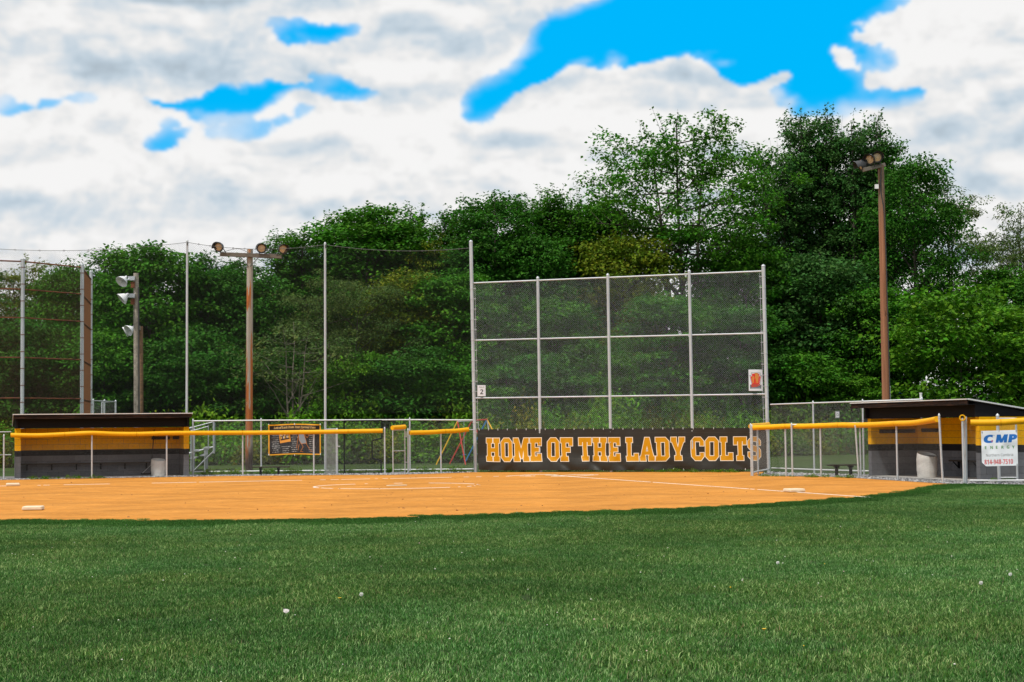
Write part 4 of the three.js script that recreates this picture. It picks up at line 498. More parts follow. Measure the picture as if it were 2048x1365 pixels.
{ const t = thing('light_pole', 'rust stained wooden light pole with crossarm and three floodlights', 'light pole'); const g = new THREE.CylinderGeometry(0.12, 0.15, 8.92, 16); g.translate(0, 4.44, 0); const p = part('pole', g, std({ map: poleMapL, roughness: 0.9 }), t); p.position.set(-10.45, 0, -67); p.rotation.z = -0.007;
  part('crossarm', (() => { const b = rbx(2.45, 0.16, 0.12, 0.01); b.rotateZ(-0.05); b.translate(-10.32, 8.64, -66.84); return b; })(), M.plankGrey, t); part('brace', [tube([-10.0, 8.58, -66.85], [-10.36, 8.2, -66.86], 0.015, 5), tube([-10.75, 8.6, -66.85], [-10.42, 8.2, -66.86], 0.015, 5)], M.cable, t);
  floodlight(t, [-11.58, 8.97, -66.7], [-0.25, -0.16, 1], 0.19, [-11.4, 8.74, -66.8]); floodlight(t, [-9.88, 8.9, -66.7], [0.06, -0.12, 1], 0.19, [-9.86, 8.66, -66.8]); floodlight(t, [-9.03, 8.86, -66.7], [0.35, -0.2, 1], 0.19, [-9.2, 8.6, -66.8]); part('wire', path([[-11.5, 8.75, -66.7], [-10.8, 8.9, -66.75], [-10.3, 8.7, -66.7], [-9.9, 8.72, -66.72], [-9.2, 8.65, -66.7]], 0.009, 4, 30), M.cable, t); }
{ const t = thing('light_pole', 'tall reddish wooden light pole behind right dugout with three floodlights', 'light pole'); const g = new THREE.CylinderGeometry(0.115, 0.155, 11.25, 16); g.translate(0, 5.6, 0); const p = part('pole', g, std({ map: poleMapR, roughness: 0.9 }), t); p.position.set(13.68, 0, -62);
  part('crossarm', (() => { const b = rbx(1.05, 0.14, 0.14, 0.01); b.rotateY(0.5); b.rotateZ(0.28); b.translate(13.38, 11.12, -61.8); return b; })(), M.plankGrey, t);
  floodlight(t, [13.47, 11.47, -61.65], [-0.06, -0.12, 1], 0.2, [13.5, 11.22, -61.75]); floodlight(t, [13.2, 11.39, -61.65], [-0.65, -0.25, 1], 0.19, [13.3, 11.12, -61.75]); floodlight(t, [12.86, 11.17, -61.7], [-1, -0.35, 0.12], 0.19, [13.02, 10.98, -61.75]);
  part('conduit', path([[13.8, 0, -61.86], [13.78, 6, -61.87], [13.72, 9.6, -61.87], [13.62, 10.3, -61.86], [13.66, 11.1, -61.86]], 0.02, 6, 40), M.lampBody, t); part('junction_box', bx(0.13, 0.16, 0.1, 13.48, 10.42, -61.88), M.white, t); }
function bellLight(t, pos, dir, r, armTo) { const f = new THREE.Group(); f.name = 'floodlight'; f.position.set(...pos); f.lookAt(V(...pos).add(V(...dir))); t.add(f); const g = new THREE.LatheGeometry([[0.14, -1.4], [0.2, -1.1], [0.5, -0.8], [0.85, -0.3], [1, 0], [0.96, 0.01], [0.8, -0.3], [0.45, -0.75], [0, -0.85]].map(([a, b]) => new THREE.Vector2(a * r, b * r)), 18); g.rotateX(Math.PI / 2); part('reflector', g, M.lampWhite, f); part('bulb', new THREE.SphereGeometry(r * 0.25, 10, 8).translate(0, 0, -r * 0.5), M.silver, f); part('bracket', [tube(pos, armTo, 0.05, 6), bx(0.34, 0.2, 0.2, ...armTo)], M.silver, t); }
{ const t = thing('light_pole', 'grey wooden light pole with two white bell floodlights behind left dugout', 'light pole'); const p = part('pole', new THREE.CylinderGeometry(0.13, 0.17, 9.7, 14).translate(0, 4.85, 0), std({ map: woodMap(0.62, 0.58, 0.53, 0.3, 6), roughness: 0.9 }), t); p.position.set(-18.85, 0, -85); p.rotation.z = 0.008; bellLight(t, [-19.55, 9.22, -84.5], [-0.45, -0.75, 0.7], 0.33, [-19.1, 9.42, -84.8]); bellLight(t, [-19.55, 8.35, -84.5], [-0.8, -0.75, 0.35], 0.33, [-19.1, 8.55, -84.8]); part('conduit', tube([-18.72, 0, -84.85], [-18.76, 9, -84.85], 0.03, 6), M.lampBody, t); part('rung', [bx(0.2, 0.3, 0.06, -19.05, 9.1, -84.8), bx(0.2, 0.3, 0.06, -19.05, 8.25, -84.8)], M.rust, t); }
{ const t = thing('light_pole', 'shorter brown light pole with white floodlights just behind the grey pole', 'light pole'); const p = part('pole', new THREE.CylinderGeometry(0.13, 0.17, 7.2, 14).translate(0, 3.6, 0), std({ map: woodMap(0.5, 0.38, 0.28, 0.35, 9), roughness: 0.9 }), t); p.position.set(-19.36, 0, -88); bellLight(t, [-19.9, 6.95, -87.5], [-0.6, -0.5, 0.6], 0.31, [-19.5, 7.12, -87.7]); bellLight(t, [-20.15, 6.9, -87.9], [-0.9, -0.5, 0.2], 0.3, [-19.5, 7.1, -87.9]); }

// ------------------------------------------------------------------ rusty backstop of the neighbouring field
{ const t = thing('backstop', 'old rusty backstop of the next field rising behind left dugout', 'backstop'); const P = [[-30, -71, 9.4], [-21.74, -75, 9.42], [-19.86, -78, 9.45], [-20.95, -84, 9.7]];
  for (const [x, z, h] of P) { const p = part('post', [tube([x, -0.02, z], [x, h, z], 0.085, 12), capOn(x, h, z, 0.085)], M.steel, t); for (let y = 0.8; y < h; y += 0.75) part('tension_band', tube([x, y, z], [x, y + 0.03, z], 0.098, 10), M.rust, p); }
  for (let i = 1; i < P.length; i++) { const a = P[i - 1], b = P[i]; for (const y of [3.25, 5.05, 6.82, 8.09, 9.33]) part('rail', tube([a[0], y, a[1]], [b[0], y, b[1]], 0.034, 8), M.rust, t); part('chain_link', chainLink([a[0], a[1]], [b[0], b[1]], 0.1, 0.1, 9.33, 9.33, { d: 0.07, r: i === 3 ? 0.0034 : 0.002, spikes: false }), i === 3 ? M.rustWing : M.rustWire, t, { kind: 'stuff' }); }
}
{ const t = thing('tall_fence', 'grey fence end with three posts behind the rusty backstop', 'fence'); for (const [x, z] of [[-20.9, -84.3], [-20.75, -86], [-20.6, -87.8], [-21.6, -89]]) part('post', [tube([x, 0, z], [x, 3.32, z], 0.05, 10), capOn(x, 3.31, z, 0.05)], M.steel, t); part('rail', [tube([-20.9, 3.28, -84.3], [-20.75, 3.28, -86], 0.03), tube([-20.75, 3.28, -86], [-20.6, 3.28, -87.8], 0.03), tube([-20.6, 3.28, -87.8], [-21.6, 3.28, -89], 0.03)], M.steel, t); part('chain_link', mergeGeometries([chainLink([-20.9, -84.3], [-20.6, -87.8], 0.1, 0.1, 3.28, 3.28, { d: 0.06, spikes: false })]), M.wire, t, { kind: 'stuff' }); }

// ------------------------------------------------------------------ bleachers, swing set, park things
{ const t = thing('bleachers', 'aluminium bleachers seen from the side behind the left fence', 'bleachers', [-12.75, 0, -72], 0.155); const z0 = 0, z1 = -4.5, x0 = 0;
  part('back_guard', (() => { const gs = []; for (let i = 0; i < 9; i++) gs.push(bx(0.03, 1.22, 0.48, x0, 1.46, z0 - 0.26 - i * 0.5)); return gs; })(), M.panelBlue, t); part('guard_post', [tube([x0 + 0.03, 0.75, z0], [x0 + 0.03, 2.1, z0], 0.045), tube([x0 - 0.2, 0.9, z0], [x0 - 0.2, 1.95, z0], 0.02)], M.aluminium, t);
  for (let k = 0; k < 5; k++) { const x = x0 - 0.28 - k * 0.42, y = 0.98 - k * 0.115; part('seat_plank', bx(0.26, 0.05, z0 - z1, x, y, (z0 + z1) / 2), M.aluminium, t); part('foot_plank', bx(0.24, 0.04, z0 - z1, x - 0.16, y - 0.32, (z0 + z1) / 2), M.aluminium, t); }
  for (const z of [z0 - 0.05, (z0 + z1) / 2, z1]) part('side_frame', [tube([x0 - 0.02, 1.02, z], [x0 - 2.2, 0.46, z], 0.025), tube([x0 + 0.02, 0.85, z], [x0 - 0.82, 0.02, z], 0.025), tube([x0 - 0.35, 0, z], [x0 - 0.35, 1.0, z], 0.03), tube([x0 - 0.92, 0, z], [x0 - 0.92, 1.9, z], 0.03), tube([x0 - 2.1, 0, z], [x0 - 2.1, 1.5, z], 0.03)], M.aluminium, t);
  part('hand_rail', [tube([x0 - 0.02, 2.08, z0], [x0 - 2.2, 1.52, z0], 0.022), tube([x0 - 0.2, 1.9, z0], [x0 - 2.2, 1.36, z0], 0.02)], M.aluminium, t); }
{ const t = thing('swing_set', 'swing set with red, yellow and blue A-frame legs left of backstop', 'swing set'); t.scale.set(0.86, 0.97, 0.86); const A = [[-3.04, 2.1, -93], [-2.29, 2.14, -95], [-1.48, 2.2, -97]];
  part('top_bar', tube(A[0], A[1], 0.04), M.whiteTube, t); part('top_bar', tube(A[1], A[2], 0.04), M.redTube, t);
  [[0, [-4.25, 0, -93.6], M.yellowTube], [0, [-2.6, 0, -92.4], M.redTube], [1, [-3.58, 0, -95.6], M.redTube], [1, [-1.2, 0, -94.4], M.redTube], [2, [-2.79, 0, -97.6], M.blueTube], [2, [-0.2, 0, -96.4], M.yellowTube], [2, [-1.1, 0, -96.6], M.whiteTube]].forEach(([i, f, m]) => part('leg', tube(A[i], f, 0.036), m, t));
  for (const [x, z] of [[-2.72, -94], [-1.95, -96]]) { const s = part('swing_seat', bx(0.2, 0.035, 0.45, x, 0.47, z), M.blueTube, t); part('chain', [tube([x, 0.47, z - 0.22], [x, 2.1, z - 0.3], 0.008, 4), tube([x, 0.47, z + 0.22], [x, 2.1, z + 0.3], 0.008, 4)], M.steel, s); } }
{ const t = thing('park_barrel', 'blue barrel with pale lid on a post beyond the right fence', 'trash barrel', [20.0, 0, -105]); part('post', tube([0, 0, 0.35], [0, 1.2, 0.35], 0.05), M.plankDark, t); part('barrel', new THREE.LatheGeometry([[0, 0.5], [0.25, 0.5], [0.27, 0.55], [0.27, 0.72], [0.285, 0.74], [0.27, 0.76], [0.27, 1.2]].map(([a, b]) => new THREE.Vector2(a, b)), 20), M.blueBarrel, t); const l = part('lid', new THREE.CylinderGeometry(0.31, 0.31, 0.05, 20), M.white, t); l.position.y = 1.25; l.rotation.z = -0.15; }
for (const [x, h, label] of [[14.03, 3.06, 'thin white pipe standing beside the right wooden light pole'], [15.2, 2.8, 'short white pipe top showing above the right dugout roof']]) { const t = thing('vent_pipe', label, 'pipe', [x, 0, -63]); part('pipe', tube([0, 0, 0], [0, h, 0], 0.045, 10), M.white, t); part('cap', tube([0, h, 0], [0, h + 0.04, 0], 0.055, 10), M.white, t); }
// raised lot with parked cars far right, woodland floor rising behind the trees
function terrain(x) { return x; }
{ const g = new THREE.PlaneGeometry(260, 110, 90, 40); g.rotateX(-Math.PI / 2); g.translate(10, 0, -168); const p = g.attributes.position, uv = g.attributes.uv; for (let i = 0; i < p.count; i++) { const x = p.getX(i), z = p.getZ(i), right = sstep(16, 30, x), rise = sstep(-112, -215, z) * 15 * (1 - right) + right * 3.35 * sstep(-121, -131, z); p.setY(i, -0.4 + rise + sstep(-113, -118, z) * 0.4 + (1 - right) * noise3(x * 0.1, z * 0.1, 1) * 0.6 * sstep(-115, -130, z)); uv.setXY(i, x, z); } g.computeVertexNormals(); structure('woodland_floor', g, M.litter); }
function car(label, mat, pos, turn, L = 4.4) {
  const t = thing('parked_car', label, 'car', pos, turn); const s = new THREE.Shape([[-L / 2, 0.3], [-L / 2, 0.75], [-L / 2 + 0.15, 0.92], [-L * 0.22, 1.0], [-L * 0.08, 1.42], [L * 0.22, 1.44], [L * 0.36, 1.05], [L / 2 - 0.05, 0.98], [L / 2, 0.7], [L / 2, 0.3]].map(([a, b]) => new THREE.Vector2(a, b)));
  part('body', new THREE.ExtrudeGeometry(s, { depth: 1.6, bevelEnabled: true, bevelSize: 0.06, bevelThickness: 0.06, bevelSegments: 2 }).translate(0, 0, -0.8), mat, t); const w = new THREE.Shape([[-L * 0.19, 1.02], [-L * 0.075, 1.36], [L * 0.2, 1.38], [L * 0.31, 1.05]].map(([a, b]) => new THREE.Vector2(a, b))); for (const z of [-0.875, 0.865]) part('window', new THREE.ExtrudeGeometry(w, { depth: 0.01, bevelEnabled: false }).translate(0, 0, z), M.glass, t);
  for (const x of [-L * 0.31, L * 0.31]) for (const z of [-0.78, 0.78]) { const k = part('wheel', new THREE.CylinderGeometry(0.31, 0.31, 0.2, 18).rotateX(Math.PI / 2).translate(x, 0.31, z), M.tyre, t); part('rim', new THREE.CylinderGeometry(0.19, 0.19, 0.21, 14).rotateX(Math.PI / 2).translate(x, 0.31, z), M.silver, k); }
  for (const z of [-0.6, 0.6]) { part('tail_light', bx(0.06, 0.14, 0.3, L / 2 + 0.05, 0.82, z), M.tail, t); part('headlight', bx(0.06, 0.12, 0.3, -L / 2 - 0.05, 0.72, z), M.white, t); }
}
car('blue parked car glimpsed through the trees above right dugout', M.carBlue, [30.6, 3.35, -137], 0.15, 4.2);
car('white parked car glimpsed through trees, right of the blue car', M.carWhite, [34.6, 3.35, -137.5], 0.1);
car('grey parked car glimpsed through trees nearest the right edge', M.carGrey, [39.6, 3.35, -138], 0.1);
console.log('things done');

// ------------------------------------------------------------------ trees
const leafMat = (r, g, b) => new THREE.MeshPhysicalMaterial({ color: lin(r, g, b), vertexColors: true, roughness: 0.75, side: THREE.DoubleSide, specularIntensity: 0.12, transmission: 0.4, thickness: 0 });
const LEAF = { mid: leafMat(0.052, 0.190, 0.012), dark: leafMat(0.035, 0.145, 0.013), lite: leafMat(0.075, 0.225, 0.012), yel: leafMat(0.120, 0.190, 0.012), blue: leafMat(0.048, 0.150, 0.036), grey: leafMat(0.080, 0.145, 0.038) };
class Leaves {
  constructor() { this.p = []; this.n = []; this.c = []; this.i = []; }
  add(r, x, y, z, len, wid, out, tone = 1, warm = 1) {
    const dx = (r() - 0.5) * 1.6 + out.x * 0.7, dy = (r() - 0.5) * 1.0 - 0.25 + out.y * 0.3, dz = (r() - 0.5) * 1.6 + out.z * 0.7, l = Math.hypot(dx, dy, dz) || 1, d = [dx / l, dy / l, dz / l];
    let nx = (r() - 0.5) * 1.15, ny = 0.85 + (r() - 0.5) * 0.6, nz = (r() - 0.5) * 1.15; const k = nx * d[0] + ny * d[1] + nz * d[2]; nx -= k * d[0]; ny -= k * d[1]; nz -= k * d[2]; const nl = Math.hypot(nx, ny, nz) || 1; nx /= nl; ny /= nl; nz /= nl;
    const sx = d[1] * nz - d[2] * ny, sy = d[2] * nx - d[0] * nz, sz = d[0] * ny - d[1] * nx, o = this.p.length / 3, w = wid / 2, f = wid * 0.16;
    this.p.push(x, y, z, x + d[0] * len * 0.45 + sx * w + nx * f, y + d[1] * len * 0.45 + sy * w + ny * f, z + d[2] * len * 0.45 + sz * w + nz * f, x + d[0] * len, y + d[1] * len, z + d[2] * len, x + d[0] * len * 0.45 - sx * w + nx * f, y + d[1] * len * 0.45 - sy * w + ny * f, z + d[2] * len * 0.45 - sz * w + nz * f);
    const a = (0.75 + r() * 0.5) * tone, b = a * (0.8 + r() * 0.45) * warm; for (let q = 0; q < 4; q++) { this.n.push(nx, ny, nz); this.c.push(b, a, a * (0.8 + r() * 0.0)); }
    this.i.push(o, o + 1, o + 2, o, o + 2, o + 3);
  }
  geo() { const g = new THREE.BufferGeometry(); g.setAttribute('position', new THREE.Float32BufferAttribute(this.p, 3)); g.setAttribute('normal', new THREE.Float32BufferAttribute(this.n, 3)); g.setAttribute('color', new THREE.Float32BufferAttribute(this.c, 3)); g.setIndex(this.i); return g; }
}
function growTree(seed, o) {
  const r = rngOf(seed), wood = [], leaves = new Leaves(), H = o.H, tr = o.trunk || H * 0.011;
  const stems = o.stems || 1, tips = [];
  const limbGeo = (pts, r0, r1, seg) => { for (let i = 1; i < pts.length; i++) { const a = (i - 1) / (pts.length - 1), b = i / (pts.length - 1); wood.push(tube(pts[i - 1], pts[i], mix(r0, r1, a), seg, mix(r0, r1, b), false)); } };
  for (let s = 0; s < stems; s++) {
    const sa = s / stems * TAU + r(), spread = stems > 1 ? o.R * (stems > 3 ? 0.62 : 0.35) : 0, pts = []; const hs = H * (s ? (stems > 3 ? 0.86 + r() * 0.1 : 0.76 + r() * 0.18) : 0.97);
    for (let i = 0; i <= 6; i++) { const t = i / 6; pts.push([Math.cos(sa) * (spread * t + 0.1 * (stems > 1)) + (r() - 0.5) * H * 0.018 * t, t * hs, Math.sin(sa) * (spread * t + 0.1 * (stems > 1)) + (r() - 0.5) * H * 0.018 * t]); }
    limbGeo(pts, tr * (stems > 1 ? 0.75 : 1), tr * 0.12, 7); tips.push({ p: pts[6], out: V(0, 1, 0), top: true });
    const at = (h) => { const k = Math.min(5.999, h / hs * 6), i = Math.floor(k), f = k - i; return [mix(pts[i][0], pts[i + 1][0], f), mix(pts[i][1], pts[i + 1][1], f), mix(pts[i][2], pts[i + 1][2], f)]; };
    const n = Math.round(o.limbs / stems);
    for (let i = 0; i < n; i++) {
      const t = (i + r() * 0.8) / n, h = mix(o.base, hs * 0.95, t), b = at(h), az = i * 2.39996 + r() * 0.7 + s, reach = o.R * (stems > 3 ? 0.6 : 1) * o.prof(t) * (0.72 + r() * 0.4), up = o.up + (r() - 0.5) * 0.3, rise = Math.min(reach * Math.tan(up), Math.max(0.1, H * (1 - 0.26 * (reach / o.R) * (reach / o.R)) - h - 0.3 - r() * 0.8));
      const L = []; for (let q = 0; q <= 4; q++) { const f = q / 4; L.push([b[0] + Math.cos(az) * reach * f + (r() - 0.5) * 0.22 * f, b[1] + rise * Math.pow(f, o.curve || 0.85) + (r() - 0.5) * 0.15 * f, b[2] + Math.sin(az) * reach * f + (r() - 0.5) * 0.22 * f]); }
      limbGeo(L, tr * mix(0.42, 0.16, t), tr * 0.05, 5); const out = V(Math.cos(az), 0.35, Math.sin(az)).normalize(); tips.push({ p: L[4], out }); tips.push({ p: L[3], out });
      const sub = o.subs || 5;
      for (let q = 0; q < sub; q++) { const f = 0.42 + 0.58 * (q + r()) / sub, k = f * 4, j = Math.min(3, Math.floor(k)), g = k - j, s0 = [0, 1, 2].map((c) => mix(L[j][c], L[j + 1][c], g)), a2 = az + (q % 2 ? 1 : -1) * (0.5 + r() * 0.9), sl = (0.5 + r() * 0.8) * (o.subLen || 0.9) * (0.4 + reach * 0.28), e = [s0[0] + Math.cos(a2) * sl, s0[1] + sl * (o.subUp ?? 0.45) + (r() - 0.4) * sl * 0.5, s0[2] + Math.sin(a2) * sl]; wood.push(tube(s0, e, tr * 0.075, 3, tr * 0.025, false)); tips.push({ p: e, out: V(Math.cos(a2), 0.3, Math.sin(a2)).normalize() }); }
    }
    for (let i = 0; i < (o.shoots || 0); i++) { const b = at(hs * (0.72 + r() * 0.24)), a = r() * TAU, d = o.R * 0.55 * r(), e = [b[0] + Math.cos(a) * d, Math.min(H * (0.94 + r() * 0.07), b[1] + H * (0.07 + r() * 0.10)), b[2] + Math.sin(a) * d]; wood.push(tube([b[0] + Math.cos(a) * d * 0.5, b[1] - 0.3, b[2] + Math.sin(a) * d * 0.5], e, tr * 0.07, 3, tr * 0.02, false)); for (let q = 0; q < 26; q++) { const f = r(), out = V(r() - 0.5, 0.6, r() - 0.5).normalize(); leaves.add(r, mix(b[0] + Math.cos(a) * d * 0.5, e[0], f) + (r() - 0.5) * 0.35, mix(b[1] - 0.3, e[1], f), mix(b[2] + Math.sin(a) * d * 0.5, e[2], f) + (r() - 0.5) * 0.35, o.leaf, o.leaf * o.aspect, out); } }
  }
  const per = o.leaves / tips.length;
  for (const { p, out } of tips) { const dens = o.gap ? Math.max(0, 1 + noise3(p[0] * 0.45 + seed, p[1] * 0.45, p[2] * 0.45) * o.gap) : 1, m = Math.round(per * dens * (0.6 + r() * 0.8)), cr = o.clump * (0.7 + r() * 0.6), tone = 0.82 + r() * 0.42, warm = 0.88 + r() * 0.35; for (let q = 0; q < m; q++) { const u = r() * 2 - 1, a = r() * TAU, rad = cr * Math.pow(r(), 0.5), s = Math.sqrt(1 - u * u), ox = Math.cos(a) * s, oz = Math.sin(a) * s; leaves.add(r, p[0] + ox * rad + out.x * cr * 0.25, p[1] + u * rad * (o.flat || 0.36) - 0.1 * rad, p[2] + oz * rad + out.z * cr * 0.25, o.leaf * (0.7 + r() * 0.6), o.leaf * o.aspect * (0.7 + r() * 0.6), { x: ox * 0.6 + out.x * 0.4, y: u * 0.5, z: oz * 0.6 + out.z * 0.4 }, tone, warm); } }
  for (let q = 0; q < o.leaves * (o.fill ?? 0.16); q++) { const tp = tips[Math.floor(r() * tips.length)].p, f = 0.35 + r() * 0.6, tone = 0.9 + r() * 0.2; leaves.add(r, tp[0] * f + (r() - 0.5) * 0.9, tp[1] - (1 - f) * 0.8 + (r() - 0.5) * 1.1, tp[2] * f + (r() - 0.5) * 0.9, o.leaf, o.leaf * o.aspect, { x: tp[0] * 0.2, y: 0, z: tp[2] * 0.2 }, tone); }
  return { trunk: mergeGeometries(wood.map((g) => g.toNonIndexed())), crown: leaves.geo(), H, R: o.R };
}
const dome = (t) => Math.sqrt(Math.max(0.02, 1 - Math.pow((t - 0.32) / 0.72, 2))), egg = (t) => Math.sqrt(Math.max(0.03, 1 - Math.pow((t - 0.22) / 0.82, 2))) * (0.8 + 0.2 * t), spire = (t) => 0.32 + 0.75 * Math.sin(Math.PI * Math.min(1, t * 0.88 + 0.12)), vase = (t) => 0.45 + 0.65 * Math.sin(Math.PI * Math.min(0.97, t * 0.8 + 0.12));
const PROTO = {
  maple: [11, 12, 13].map((s) => growTree(s, { H: 12, R: 3.2, base: 0.8, limbs: 46, up: 0.55, prof: egg, leaves: 19000, leaf: 0.23, aspect: 0.75, clump: 0.95, shoots: 10, gap: 0.5 })),
  tall: [21, 22].map((s) => growTree(s, { H: 18, R: 3.7, base: 1.6, limbs: 60, up: 0.65, prof: dome, leaves: 26000, leaf: 0.24, aspect: 0.75, clump: 1.05, shoots: 16, gap: 0.7 })),
  poplar: [31, 32, 33].map((s) => growTree(s, { H: 20, R: 2.2, base: 1.2, limbs: 128, up: 1.0, prof: spire, leaves: 30000, leaf: 0.20, aspect: 0.8, clump: 0.5, shoots: 16, gap: 0.4, stems: 4, subUp: 0.8, flat: 0.6 })),
  open: [growTree(41, { H: 22.4, R: 5.9, base: 4.5, limbs: 58, up: 0.92, prof: vase, leaves: 30000, leaf: 0.24, aspect: 0.75, clump: 0.95, shoots: 14, gap: 1.0, fill: 0.03, flat: 0.5, stems: 3, subs: 6, subUp: 0.7, trunk: 0.3 })],
  ash: [51, 52].map((s) => growTree(s, { H: 16, R: 2.7, base: 3, limbs: 40, up: 0.85, prof: spire, leaves: 10500, leaf: 0.19, aspect: 0.55, clump: 0.62, shoots: 8, gap: 0.9, stems: 2, subUp: 0.7 })),
  bush: [61, 62].map((s) => growTree(s, { H: 7.5, R: 2.8, base: 0.3, limbs: 38, up: 0.5, prof: egg, leaves: 13500, leaf: 0.22, aspect: 0.75, clump: 0.85, shoots: 6, gap: 0.5, stems: 2 })),
  willow: [growTree(71, { H: 11.3, R: 3.4, base: 0.8, limbs: 48, up: 0.7, prof: dome, leaves: 24000, leaf: 0.17, aspect: 0.32, clump: 0.8, shoots: 8, gap: 0.4, stems: 2, subUp: 0.1 })],
  dead: [growTree(81, { H: 8, R: 2.0, base: 1.8, limbs: 26, up: 1.0, prof: vase, leaves: 3200, leaf: 0.2, aspect: 0.5, clump: 0.6, gap: 1.5, fill: 0, stems: 3, trunk: 0.085, curve: 1.1 })],
};
console.log('tree prototypes', Object.values(PROTO).flat().map((p) => p.crown.index.count / 3).join(' '));
